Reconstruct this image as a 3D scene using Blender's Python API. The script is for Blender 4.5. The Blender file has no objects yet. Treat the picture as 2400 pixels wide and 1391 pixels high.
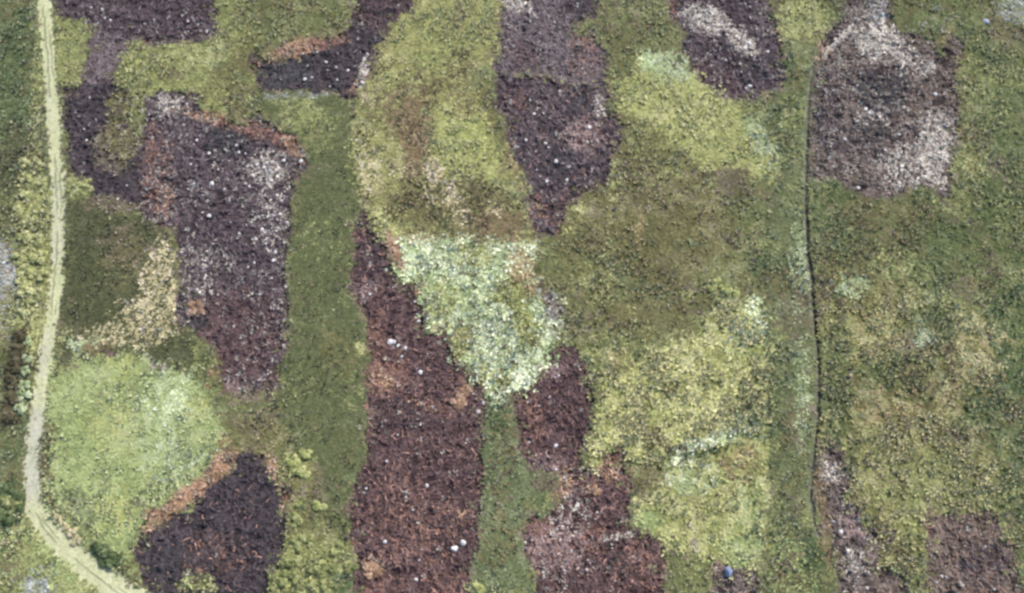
import bpy, math, random
import numpy as np

# ------------------------------------------------------------------ scene, camera, light
S = bpy.context.scene
COL = S.collection
TILT = math.radians(26.0)
HALF = math.tan(math.radians(25.0))            # half the horizontal field of view
DIST = 54.0 / HALF                             # camera to the middle of the view: 108 m across
cam_d = bpy.data.cameras.new("camera")
cam = bpy.data.objects.new("camera", cam_d)
COL.objects.link(cam)
cam.location = (0, -DIST * math.sin(TILT), DIST * math.cos(TILT))
cam.rotation_euler = (TILT, 0, 0)
cam_d.sensor_width = 36.0
cam_d.lens = 18.0 / HALF
cam_d.clip_start = 1.0
cam_d.clip_end = 4000.0
S.camera = cam

SUN_EL, SUN_AZ = math.radians(50.0), math.radians(48.0)     # azimuth measured from +x towards +y
W = bpy.data.worlds.new("World")
S.world = W
W.use_nodes = True
nt = W.node_tree
nt.nodes.clear()
sky = nt.nodes.new("ShaderNodeTexSky")
sky.sky_type = 'NISHITA'
sky.sun_disc = False
sky.sun_elevation = SUN_EL
sky.sun_rotation = math.pi / 2 - SUN_AZ
bg = nt.nodes.new("ShaderNodeBackground")
bg.inputs["Strength"].default_value = 0.15
wo = nt.nodes.new("ShaderNodeOutputWorld")
nt.links.new(sky.outputs[0], bg.inputs[0])
nt.links.new(bg.outputs[0], wo.inputs[0])

sun_d = bpy.data.lights.new("sun", 'SUN')
sun_d.energy = 3.25
sun_d.angle = math.radians(0.5)
sun_d.color = (1.0, 0.95, 0.88)
sun = bpy.data.objects.new("sun", sun_d)
COL.objects.link(sun)
sun.rotation_euler = (math.pi / 2 - SUN_EL, 0, SUN_AZ + math.pi / 2)
sun.location = (40, 40, 60)

S.view_settings.view_transform = 'Standard'
S.view_settings.look = 'None'
S.view_settings.gamma = 1.0
S.view_settings.exposure = 1.3
S.cycles.max_bounces = 5
S.cycles.diffuse_bounces = 3
S.cycles.filter_width = 2.8

GAIN = 1.95      # picture brightness of a fully lit surface per unit of albedo at this exposure

rng = np.random.default_rng(11)
random.seed(5)

# ------------------------------------------------------------------ small helpers
def lin(c):
    c = np.asarray(c, float) / 255.0
    return np.where(c <= 0.04045, c / 12.92, ((c + 0.055) / 1.055) ** 2.4)

LEAFY = 1.17     # the same for leaves, which shade one another
def alb(c, g=None):
    return np.clip(lin(c) / (g or GAIN), 0.004, 0.80)

_lat = [rng.random((256, 256)).astype(np.float32) for _ in range(12)]
def vnoise(x, y, scale, k):
    """value noise, 0..1"""
    t = _lat[k % 12]
    u = np.asarray(x) / scale + 17.3 * k
    v = np.asarray(y) / scale + 41.7 * k
    iu = np.floor(u).astype(np.int64); iv = np.floor(v).astype(np.int64)
    fu = u - iu; fv = v - iv
    fu = fu * fu * (3 - 2 * fu); fv = fv * fv * (3 - 2 * fv)
    iu &= 255; iv &= 255
    ju = (iu + 1) & 255; jv = (iv + 1) & 255
    a = t[iv, iu] * (1 - fu) + t[iv, ju] * fu
    b = t[jv, iu] * (1 - fu) + t[jv, ju] * fu
    return a * (1 - fv) + b * fv

def fbm(x, y, scale, k):
    return (vnoise(x, y, scale, k) * .5 + vnoise(x, y, scale * .47, k + 3) * .3 + vnoise(x, y, scale * .21, k + 6) * .2)

CT, ST = math.cos(TILT), math.sin(TILT)
def to_ground(px, py):
    """a point of the survey plan (photo pixels, 2400 x 1391) on the level ground, in metres"""
    x = (np.asarray(px, float) - 1200) / 1200 * HALF
    y = -(np.asarray(py, float) - 695.5) / 1200 * HALF
    dy = y * CT + ST
    dz = y * ST - CT
    k = DIST * CT / -dz
    return x * k, -DIST * ST + dy * k

def to_plan(X, Y):
    rx = np.asarray(X, float); ry = np.asarray(Y, float) + DIST * ST; rz = -DIST * CT
    yy = ry * CT + rz * ST
    zz = -(ry * -ST + rz * CT)
    return rx / zz / HALF * 1200 + 1200, 695.5 - yy / zz / HALF * 1200

def smooth(e0, e1, x):
    t = np.clip((x - e0) / (e1 - e0), 0, 1)
    return t * t * (3 - 2 * t)

# ------------------------------------------------------------------ plan of the patches (photo pixels)
P = {}
P['D1'] = [(125,-60),(500,-60),(500,20),(513,62),(503,88),(440,108),(385,106),(300,96),(270,80),(216,52),(172,44),(129,34)]
P['NK'] = [(216,52),(270,80),(300,96),(292,130),(275,165),(262,203),(188,203),(196,170),(203,130),(210,90)]
P['D2'] = [(142,212),(150,203),(188,201),(262,201),(288,205),(303,232),(322,250),(340,290),(340,400),(345,512),(314,497),(252,491),(201,474),(199,461),(216,448),(212,430),(161,419),(151,350),(145,270)]
P['D3'] = [(334,228),(352,220),(412,208),(462,221),(468,262),(503,277),(572,292),(580,262),(620,262),(640,290),(660,309),(690,327),(708,362),(720,386),(697,428),(688,461),(684,511),(674,551),(671,590),(668,700),(671,763),(672,806),(657,861),(651,912),(600,925),(545,940),(517,914),(517,891),(508,841),(485,808),(458,785),(426,775),(415,745),(407,705),(414,677),(413,601),(418,564),(397,544),(365,536),(338,511),(330,400),(332,300)]
P['D4'] = [(829,-60),(829,0),(817,33),(822,58),(814,75),(784,80),(731,88),(708,101),(688,128),(653,144),(632,134),(605,119),(578,126),(581,160),(600,185),(612,222),(675,220),(736,214),(786,219),(799,236),(841,226),(850,209),(877,151),(885,118),(908,96),(914,60),(952,43),(982,8),(992,-60)]
P['D5a'] = [(1172,-60),(1406,-60),(1396,43),(1346,55),(1342,75),(1395,92),(1411,110),(1420,140),(1412,178),(1421,201),(1351,197),(1283,179),(1200,175),(1157,161),(1176,128),(1170,60)]
P['D5b'] = [(1157,163),(1200,177),(1283,181),(1351,199),(1421,203),(1426,267),(1452,272),(1472,302),(1454,332),(1443,360),(1424,400),(1412,438),(1376,440),(1361,463),(1331,493),(1321,513),(1305,556),(1253,559),(1246,536),(1241,501),(1234,433),(1215,395),(1196,350),(1184,314),(1172,272),(1163,214)]
P['D6'] = [(1558,-60),(1792,-60),(1800,8),(1809,28),(1824,63),(1834,106),(1840,176),(1834,219),(1800,215),(1766,223),(1728,238),(1693,228),(1660,216),(1640,196),(1618,166),(1605,138),(1588,110),(1594,72),(1564,24)]
P['D7'] = [(1976,-60),(1976,0),(1971,25),(1976,52),(1938,78),(1918,98),(1911,141),(1902,164),(1897,214),(1894,350),(1897,423),(1951,420),(1976,441),(2011,448),(2036,467),(2077,470),(2117,464),(2130,445),(2185,451),(2194,470),(2225,467),(2234,425),(2230,350),(2245,327),(2248,226),(2249,181),(2256,108),(2243,86),(2227,84),(2216,110),(2208,145),(2197,125),(2190,101),(2147,80),(2097,70),(2102,33),(2089,0),(2089,-60)]
P['D8'] = [(856,490),(839,506),(828,539),(828,576),(824,700),(842,702),(862,758),(865,818),(860,914),(857,977),(858,1050),(854,1079),(824,1120),(815,1179),(817,1255),(832,1305),(834,1460),(1085,1460),(1092,1385),(1102,1340),(1116,1293),(1118,1242),(1124,1154),(1136,1116),(1138,1041),(1138,964),(1147,941),(1132,901),(1111,889),(1102,863),(1062,828),(1049,806),(1063,757),(1023,779),(990,774),(1000,745),(989,700),(985,660),(935,656),(917,627),(907,586),(868,536),(866,503)]
P['D9'] = [(1298,820),(1321,806),(1356,812),(1374,876),(1389,926),(1382,1002),(1366,1045),(1373,1088),(1345,1108),(1312,1112),(1310,1100),(1240,1102),(1234,1080),(1222,1050),(1206,980),(1200,931),(1250,903),(1288,853)]
P['D10'] = [(1378,1104),(1421,1056),(1467,1056),(1469,1129),(1479,1182),(1472,1237),(1504,1255),(1550,1263),(1562,1285),(1565,1460),(1258,1460),(1252,1332),(1224,1296),(1228,1265),(1235,1212),(1283,1217),(1308,1170),(1312,1112),(1345,1104)]
P['D11'] = [(549,1064),(523,1109),(475,1134),(446,1152),(445,1195),(404,1196),(366,1237),(347,1222),(332,1229),(322,1257),(307,1305),(330,1345),(336,1460),(626,1460),(624,1325),(650,1325),(662,1283),(667,1230),(676,1187),(692,1164),(694,1147),(652,1134),(626,1079),(600,1064),(575,1050)]
P['D12'] = [(1906,1046),(1950,1041),(1972,1045),(1977,1091),(2001,1117),(2001,1149),(1983,1174),(2021,1197),(2027,1237),(2075,1250),(2079,1280),(2064,1305),(2102,1338),(2127,1376),(2130,1460),(1966,1460),(1961,1318),(1946,1267),(1921,1192),(1899,1142)]
P['D13'] = [(2165,1212),(2248,1198),(2326,1194),(2338,1230),(2334,1267),(2368,1280),(2399,1368),(2395,1460),(2180,1460),(2175,1318),(2165,1267)]
P['D14'] = [(1663,1342),(1678,1315),(1694,1320),(1700,1332),(1768,1330),(1787,1362),(1766,1460),(1664,1460)]
# pale and green patches with an outline of their own
P['L1'] = [(992,-60),(1172,-60),(1168,60),(1172,120),(1150,152),(1112,156),(1130,230),(1150,292),(1180,345),(1198,390),(1222,450),(1238,520),(1248,585),(1150,574),(1070,568),(935,562),(905,560),(880,540),(866,495),(845,445),(834,400),(829,330),(836,270),(850,215),(880,140),(910,95),(920,62),(955,46)]
P['L2'] = [(935,575),(935,562),(1070,566),(1150,572),(1246,585),(1262,650),(1298,690),(1325,720),(1325,760),(1302,808),(1290,850),(1250,901),(1203,930),(1150,946),(1140,915),(1111,885),(1102,860),(1062,826),(1050,806),(1065,757),(1023,777),(995,772),(1000,745),(988,690),(985,655),(940,645),(920,610)]
P['L3'] = [(135,865),(190,835),(300,828),(330,832),(370,845),(450,880),(490,925),(512,980),(548,1022),(532,1058),(450,1130),(400,1160),(340,1215),(318,1260),(296,1318),(262,1312),(225,1275),(148,1205),(116,1150),(106,1060),(118,950),(126,885)]
P['L4'] = [(1436,195),(1480,180),(1488,130),(1540,128),(1600,168),(1690,228),(1758,262),(1800,315),(1830,425),(1780,428),(1700,398),(1640,400),(1580,335),(1520,300),(1450,262)]
P['L5'] = [(1655,740),(1690,700),(1760,692),(1785,705),(1795,780),(1808,860),(1800,930),(1800,1000),(1700,1045),(1570,1090),(1480,1078),(1400,1060),(1388,1010),(1392,940),(1420,880),(1540,815),(1630,800)]
P['L6'] = [(1476,1215),(1520,1180),(1570,1092),(1640,1060),(1760,1030),(1800,1030),(1800,1150),(1778,1195),(1800,1270),(1765,1328),(1690,1332),(1640,1312),(1560,1262),(1500,1252)]
P['L7'] = [(268,180),(298,108),(400,108),(480,112),(540,135),(572,180),(600,228),(560,262),(490,260),(462,222),(412,206),(352,218),(325,240),(300,222)]
P['L8'] = [(128,36),(172,46),(212,54),(205,110),(190,170),(188,198),(150,202),(136,200),(128,100)]
P['G0'] = [(612,224),(675,221),(736,215),(786,220),(799,238),(838,230),(832,330),(836,400),(858,490),(838,505),(826,539),(828,576),(823,700),(842,704),(861,760),(863,818),(858,914),(856,1000),(856,1075),(822,1120),(760,1120),(690,1050),(650,1000),(655,915),(660,861),(674,806),(672,700),(674,590),(676,551),(687,511),(692,461),(700,430),(722,388),(710,360),(692,325),(642,285)]
P['G1'] = [(1150,948),(1203,932),(1208,980),(1224,1050),(1236,1100),(1310,1102),(1308,1168),(1280,1217),(1235,1212),(1228,1265),(1224,1296),(1252,1332),(1258,1460),(1090,1460),(1095,1385),(1104,1340),(1118,1293),(1120,1242),(1126,1154),(1138,1116),(1140,1041),(1140,964)]
P['S1'] = [(-400,560),(20,566),(36,600),(34,680),(30,740),(20,800),(-400,840)]
P['S2'] = [(60,1356),(112,1352),(124,1391),(124,1480),(50,1480)]
P['S3'] = [(2330,30),(2360,-60),(2800,-60),(2800,70),(2380,62)]
P['DS'] = [(52,762),(66,790),(66,860),(58,920),(46,990),(40,1010),(4,1010),(2,960),(6,900),(26,850),(28,810),(44,790)]
P['H1'] = [(70,448),(104,470),(110,560),(108,700),(100,760),(80,840),(72,840),(66,790),(48,760),(36,700),(40,600),(44,520)]
P['V1'] = [(155,470),(200,478),(250,494),(330,512),(390,545),(412,600),(405,690),(420,770),(460,800),(490,850),(500,900),(450,878),(370,843),(320,828),(190,833),(140,858),(146,760),(154,640)]
P['R1'] = [(1925,640),(2050,640),(2200,700),(2300,720),(2370,800),(2380,1000),(2360,1150),(2330,1192),(2165,1210),(2165,1300),(2130,1376),(2102,1336),(2066,1305),(2081,1280),(2077,1248),(2029,1235),(2023,1195),(1985,1174),(2003,1149),(2003,1117),(1979,1091),(1974,1043),(1925,1030)]
P['R2'] = [(1812,1290),(1840,1262),(1880,1280),(1890,1391),(1890,1460),(1815,1460)]
PATH = [(106,-120,17),(104,0,18),(113,100,18),(119,200,19),(130,350,18.5),(136,470,19),(136,560,19),(131,640,19.5),(126,700,20),(116,790,21),(102,870,20),(91,960,22),(76,1050,22),(74,1130,23),(80,1190,26),(108,1240,29),(135,1270,31),(215,1338,35),(285,1392,38),(400,1470,40)]
DITCH = [(1908,150),(1902,180),(1896,230),(1892,330),(1890,420),(1888,491),(1892,539),(1893,570),(1892,600),(1902,650),(1907,720),(1911,770),(1917,830),(1918,900),(1917,980),(1912,1041),(1904,1100),(1901,1162),(1906,1217),(1920,1260)]
ORDER = ['R1','V1','L8','L7','L4','L5','L6','L3','G0','G1','L1','L2','H1','DS','S1','S2','S3','R2',
         'D1','NK','D2','D3','D4','D5a','D5b','D6','D7','D8','D9','D10','D11','D12','D13','D14']
ID = {'grass': 0, 'path': 1, 'ditch': 2}
for i, n in enumerate(ORDER):
    ID[n] = i + 3
NAMES = {v: k for k, v in ID.items()}
DARK = [ID[n] for n in ORDER if n[0] == 'D' and n != 'DS'] + [ID['NK']]

def inside(px, py, poly):
    r = np.zeros(px.shape, bool)
    n = len(poly)
    for i in range(n):
        x0, y0 = poly[i]; x1, y1 = poly[(i + 1) % n]
        if y0 == y1:
            continue
        c = (y0 > py) != (y1 > py)
        r ^= c & (px < (x1 - x0) * (py - y0) / (y1 - y0) + x0)
    return r

def seg_dist(px, py, line):
    """distance to a polyline, signed side and the interpolated third value"""
    best = np.full(px.shape, 1e9); side = np.zeros(px.shape); wid = np.zeros(px.shape)
    for a, b in zip(line[:-1], line[1:]):
        dx, dy = b[0] - a[0], b[1] - a[1]
        t = np.clip(((px - a[0]) * dx + (py - a[1]) * dy) / (dx * dx + dy * dy), 0, 1)
        qx, qy = px - a[0] - t * dx, py - a[1] - t * dy
        d = np.hypot(qx, qy)
        m = d < best
        best = np.where(m, d, best)
        side = np.where(m, -np.sign(dx * qy - dy * qx) , side)
        if len(a) > 2:
            wid = np.where(m, a[2] + (b[2] - a[2]) * t, wid)
    return best, side, wid

# ------------------------------------------------------------------ the ground grid
x_a, y_a = to_ground([-90, 2490], [-80, -80]); x_b, y_b = to_ground([-90, 2490], [1471, 1471])
X0, X1 = x_a[0], x_a[1]
Y0, Y1 = y_b[0], y_a[0]
STEP = 0.1
nx = int((X1 - X0) / STEP) + 1; ny = int((Y1 - Y0) / STEP) + 1
gx = X0 + np.arange(nx) * STEP; gy = Y0 + np.arange(ny) * STEP
GX, GY = np.meshgrid(gx, gy)
PX, PY = to_plan(GX, GY)
wx = PX + 16 * (vnoise(GX, GY, 2.2, 0) - .5) + 13 * (vnoise(GX, GY, .8, 1) - .5) + 6 * (vnoise(GX, GY, .3, 2) - .5)
wy = PY + 16 * (vnoise(GX, GY, 2.2, 4) - .5) + 13 * (vnoise(GX, GY, .8, 5) - .5) + 6 * (vnoise(GX, GY, .3, 6) - .5)
LAB = np.zeros((ny, nx), np.int16)
for n in ORDER:
    poly = P[n]
    xs = [p[0] for p in poly]; ys = [p[1] for p in poly]
    m = (wx > min(xs)) & (wx < max(xs)) & (wy > min(ys)) & (wy < max(ys))
    idx = np.nonzero(m)
    r = inside(wx[idx], wy[idx], poly)
    LAB[idx[0][r], idx[1][r]] = ID[n]
pd, pside, pw = seg_dist(PX + 5 * (vnoise(GX, GY, .7, 7) - .5), PY, PATH)
LAB[pd < pw] = ID['path']
dd, dside, _ = seg_dist(PX + 3.5 * (vnoise(GX, GY, .9, 8) - .5), PY, DITCH)
DW = 8.5
LAB[(dd < DW) & (LAB != ID['path'])] = ID['ditch']

def blur(a, r):
    for ax in (0, 1):
        pad = [(0, 0), (0, 0)]; pad[ax] = (r + 1, r)
        c = np.cumsum(np.pad(a, pad, mode='edge'), axis=ax)
        n = a.shape[ax]
        a = (np.take(c, np.arange(2 * r + 1, 2 * r + 1 + n), axis=ax) - np.take(c, np.arange(0, n), axis=ax)) / (2 * r + 1)
    return a

dark_m = np.isin(LAB, DARK).astype(float)
dark_b = blur(dark_m, 1)
path_b = blur((LAB == ID['path']).astype(float), 2)
H = 0.5 * (fbm(GX, GY, 9.0, 1) - .5)
H += (1 - dark_b) * (1 - path_b) * (0.13 * (vnoise(GX, GY, .7, 3) - .5) + 0.05 * (vnoise(GX, GY, .3, 9) - .5))
H -= 0.30 * dark_b
cl = np.abs(vnoise(GX, GY, .75, 2) - .5) * 2
_wx, _wy = GX + .5 * (vnoise(GX, GY, .8, 9) - .5), GY + .5 * (vnoise(GX, GY, .8, 10) - .5)
strand = np.maximum(1 - 3.2 * np.abs(vnoise(_wx, _wy, .85, 0) - .5), 1 - 3.2 * np.abs(vnoise(_wx, _wy * .7, .6, 6) - .5))
strand = np.clip(strand, 0, 1) ** 1.5
H += dark_b * (0.20 * (vnoise(GX, GY, 1.3, 4) - .5) + 0.26 * (strand - .5) + 0.08 * (vnoise(GX, GY, .33, 5) - .5) + 0.02 * rng.random(GX.shape))
rid = 1 - np.abs(vnoise(GX * .45 + .8 * vnoise(GX, GY, 2., 3), GY, .62, 11) - .5) * 2
H += dark_b * 0.22 * (rid ** 3) * smooth(.40, .62, fbm(GX, GY, 5., 6))
H -= 0.10 * path_b
rut = np.maximum(np.exp(-((pd * pside + 3.0) / 2.2) ** 2), .9 * np.exp(-((pd * pside - 7.0) / 2.0) ** 2) * smooth(.45, .6, vnoise(PX * .3, PY, 45, 5))) * smooth(.42, .6, vnoise(PX * .3, PY, 60, 2))
H += path_b * 0.07 * rut
trench = np.exp(-(((dd * dside) - 1.5) / 4.0) ** 2) * (dd < 16)
ditch_end = smooth(1300, 1180, PY)
H -= 0.42 * trench * ditch_end * (0.55 + .45 * smooth(150, 420, PY)) * (LAB != ID['path'])

# ------------------------------------------------------------------ colours of soils and plants (dark to light)
PAL = {
 'strip':  [(80,88,56),(96,106,68),(108,120,78),(126,136,92)],
 'grassL': [(66,80,52),(92,105,70),(114,127,88),(166,176,128)],
 'grass': [(84,94,54),(104,113,70),(124,132,84),(172,178,126)],
 'grassC': [(80,82,48),(102,104,64),(120,121,77),(170,168,120)],
 'right': [(72,86,50),(94,110,66),(114,130,80),(166,178,124)],
 'ditchs': [(80,90,58),(100,110,72),(118,130,88),(160,174,128)],
 'meadow': [(96,104,62),(126,135,84),(150,159,100),(186,192,134)],
 'ochre': [(108,115,68),(138,144,88),(160,164,106),(190,192,136)],
 'lime': [(132,140,84),(154,164,98),(170,180,112),(196,202,144)],
 'brown':  [(100,90,64),(120,108,78),(136,124,92),(160,146,112)],
 'olive':  [(88,88,58),(104,104,68),(118,118,78),(146,142,102)],
 'cream':  [(140,140,98),(178,174,130),(206,202,160),(232,228,196)],
 'sage': [(112,130,92),(152,172,128),(178,193,154),(208,218,188)],
 'sagey':  [(104,120,82),(138,156,112),(160,176,132),(186,198,164)],
 'pale':   [(116,134,82),(142,160,103),(160,177,116),(184,197,142)],
 'yellow': [(90,96,54),(136,144,88),(162,168,110),(188,191,140)],
 'yelgrn': [(112,122,72),(144,153,92),(166,173,112),(194,199,142)],
 'rough': [(76,82,46),(110,116,70),(138,142,90),(190,190,138)],
 'tan':    [(104,98,64),(138,130,88),(164,154,108),(190,178,136)],
 'dkgrn':  [(56,72,42),(74,92,56),(92,110,70),(130,146,102)],
 'dkolive': [(58,66,42),(76,84,54),(92,98,66),(128,130,96)],
 'shade_scrub': [(60,60,40),(78,76,54),(94,92,66),(124,122,92)],  # scrub with the pale hedge's shadow put into its dark colour
 'hedge':  [(110,118,72),(146,154,98),(168,176,116),(200,204,150)],
 'orange': [(122,98,70),(160,126,92),(192,154,114),(216,186,146)],
 'rust': [(80,64,60),(106,84,76),(146,114,96),(194,158,132)],
 'soil':   [(60,52,56),(84,72,78),(108,94,100),(160,146,150)],
 'soilr':  [(60,46,48),(90,70,73),(118,92,94),(160,130,126)],
 'soild':  [(56,50,56),(74,66,72),(92,82,88),(124,112,116)],
 'slate':  [(58,58,62),(72,72,76),(84,84,88),(100,98,100)],
 'soilp':  [(88,78,84),(112,100,105),(138,124,128),(170,156,156)],
 'soilt':  [(62,54,54),(96,84,82),(140,124,116),(190,178,168)],
 'soiltan':[(74,60,56),(112,96,88),(150,130,118),(180,164,150)],
 'white': [(118,104,98),(160,146,136),(200,188,176),(232,224,212)],
 'pink':   [(100,78,78),(140,114,112),(176,150,146),(208,186,180)],
 'grey':   [(128,130,126),(156,158,154),(178,180,180),(200,202,204)],
 'path': [(172,178,130),(190,196,150),(204,208,166),(216,218,184)],
 'pathg':  [(168,166,142),(184,181,160),(196,192,174),(206,202,188)],
 'rutc':   [(134,138,96),(150,154,112),(166,168,128),(186,186,150)],
 'bank': [(96,98,80),(118,120,100),(138,140,118),(168,168,148)],
 'mixed':  [(84,82,62),(104,100,78),(122,116,92),(160,152,126)],
}
PALN = list(PAL)
PIDX = {n: i for i, n in enumerate(PALN)}
BARE = {'soil','soilr','soild','slate','soilp','soilt','soiltan','white','pink','grey','path','pathg','rutc','bank'}
PALC = np.array([[alb(c, GAIN * .86 if n in BARE else LEAFY * (1.25 if n == 'orange' else 1.5 if n == 'rust' else 1)) for c in PAL[n]] for n in PALN])        # (n, 4, 3)
for _n in ('white', 'pink'): PALC[PIDX[_n]] *= 1.2
_lum = PALC @ np.array([.25, .65, .10])
PALC += (_lum[..., None] - PALC) * np.array([.15 if n in BARE else .05 for n in PALN])[:, None, None]
PALC *= np.array([[.79, .745, .70] if n in BARE and n not in ('white', 'grey', 'path', 'pathg', 'rutc') else [1.0, 1.0, .95] if n in BARE else [1.0, 1.0, 1.12] if n == 'orange' else [1.0, .905, .90] for n in PALN])[:, None, :]
PALC[:, 3, 2] *= np.array([1.0 if n in BARE else 1.14 for n in PALN])
PALC[PIDX['sage'], :, 2] *= .95; PALC[PIDX['rough']] *= 1.10
PALC[PIDX['sagey']] *= 1.22; PALC[PIDX['sage']] *= 1.46; PALC[PIDX['strip']] *= .80; PALC[PIDX['path']] *= .74; PALC[PIDX['pathg']] *= .74; PALC[PIDX['rutc']] *= .74
PALC[PIDX['right']] *= .80; PALC[PIDX['ditchs']] *= .92; PALC[PIDX['pale']] *= .95; PALC[PIDX['yellow']] *= 1.36; PALC[PIDX['path']] *= np.array([1.03, .98, .97]); PALC[PIDX['path'], :, 2] *= .93; PALC[PIDX['pathg'], :, 2] *= .95; PALC[PIDX['pale']] *= 1.03; PALC[PIDX['yelgrn']] *= 1.08; PALC[PIDX['grassL']] *= 1.04

REG = {  # palette, tufts per m2, tuft size, lowest and highest tuft, clods per m2, clump size
 'grass': ('grass', 15, .34, .12, .38, 0, .60), 'path': ('path', 5, .16, .03, .06, 0, .5), 'ditch': ('bank', 3, .22, .05, .12, 2, .5),
 'R1': ('rough', 15, .36, .12, .42, 0, .70), 'V1': ('dkolive', 15, .32, .12, .34, 0, .6), 'L8': ('meadow', 15, .34, .12, .42, 0, .6),
 'L7': ('meadow', 15, .34, .14, .45, 0, .62), 'L4': ('yelgrn', 15, .36, .15, .40, 0, .62), 'L5': ('yellow', 15, .38, .12, .55, 0, .62),
 'L6': ('yelgrn', 15, .36, .18, .42, 0, .70), 'L3': ('pale', 16, .34, .16, .30, 0, .70), 'G0': ('strip', 17, .28, .08, .22, 0, .5),
 'G1': ('grassL', 15, .32, .10, .36, 0, .55), 'L1': ('ochre', 15, .34, .12, .40, 0, .6), 'L2': ('sage', 16, .38, .28, .50, 0, .62),
 'H1': ('hedge', 13, .40, .20, .55, 0, .6), 'DS': ('shade_scrub', 12, .38, .15, .45, 0, .6), 'S1': ('grey', 4, .25, .05, .15, 16, .5),
 'S2': ('grey', 3, .25, .05, .15, 18, .5), 'S3': ('grey', 7, .28, .08, .2, 12, .5), 'R2': ('pale', 14, .36, .3, .6, 0, .6),
 'D1': ('soil', 6, .30, .06, .22, 10, .5), 'NK': ('soilp', 6, .26, .05, .16, 10, .45), 'D2': ('soild', 4, .26, .05, .16, 8, .5),
 'D3': ('soil', 6, .28, .06, .20, 12, .5), 'D4': ('soild', 4, .26, .05, .18, 9, .5), 'D5a': ('soilp', 7, .28, .06, .2, 10, .45),
 'D5b': ('soil', 5, .30, .06, .2, 11, .5), 'D6': ('soil', 6, .28, .06, .2, 12, .5), 'D7': ('soilt', 6, .28, .06, .2, 14, .5),
 'D8': ('soilr', 7, .30, .08, .24, 8, .55), 'D9': ('soilr', 7, .30, .08, .24, 11, .5), 'D10': ('soilr', 6, .30, .08, .24, 13, .5),
 'D11': ('soild', 5, .30, .06, .22, 10, .6), 'D12': ('soilt', 5, .28, .06, .2, 13, .5), 'D13': ('soiltan', 6, .30, .08, .22, 16, .45),
 'D14': ('soilt', 5, .28, .06, .2, 13, .5),
}
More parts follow.
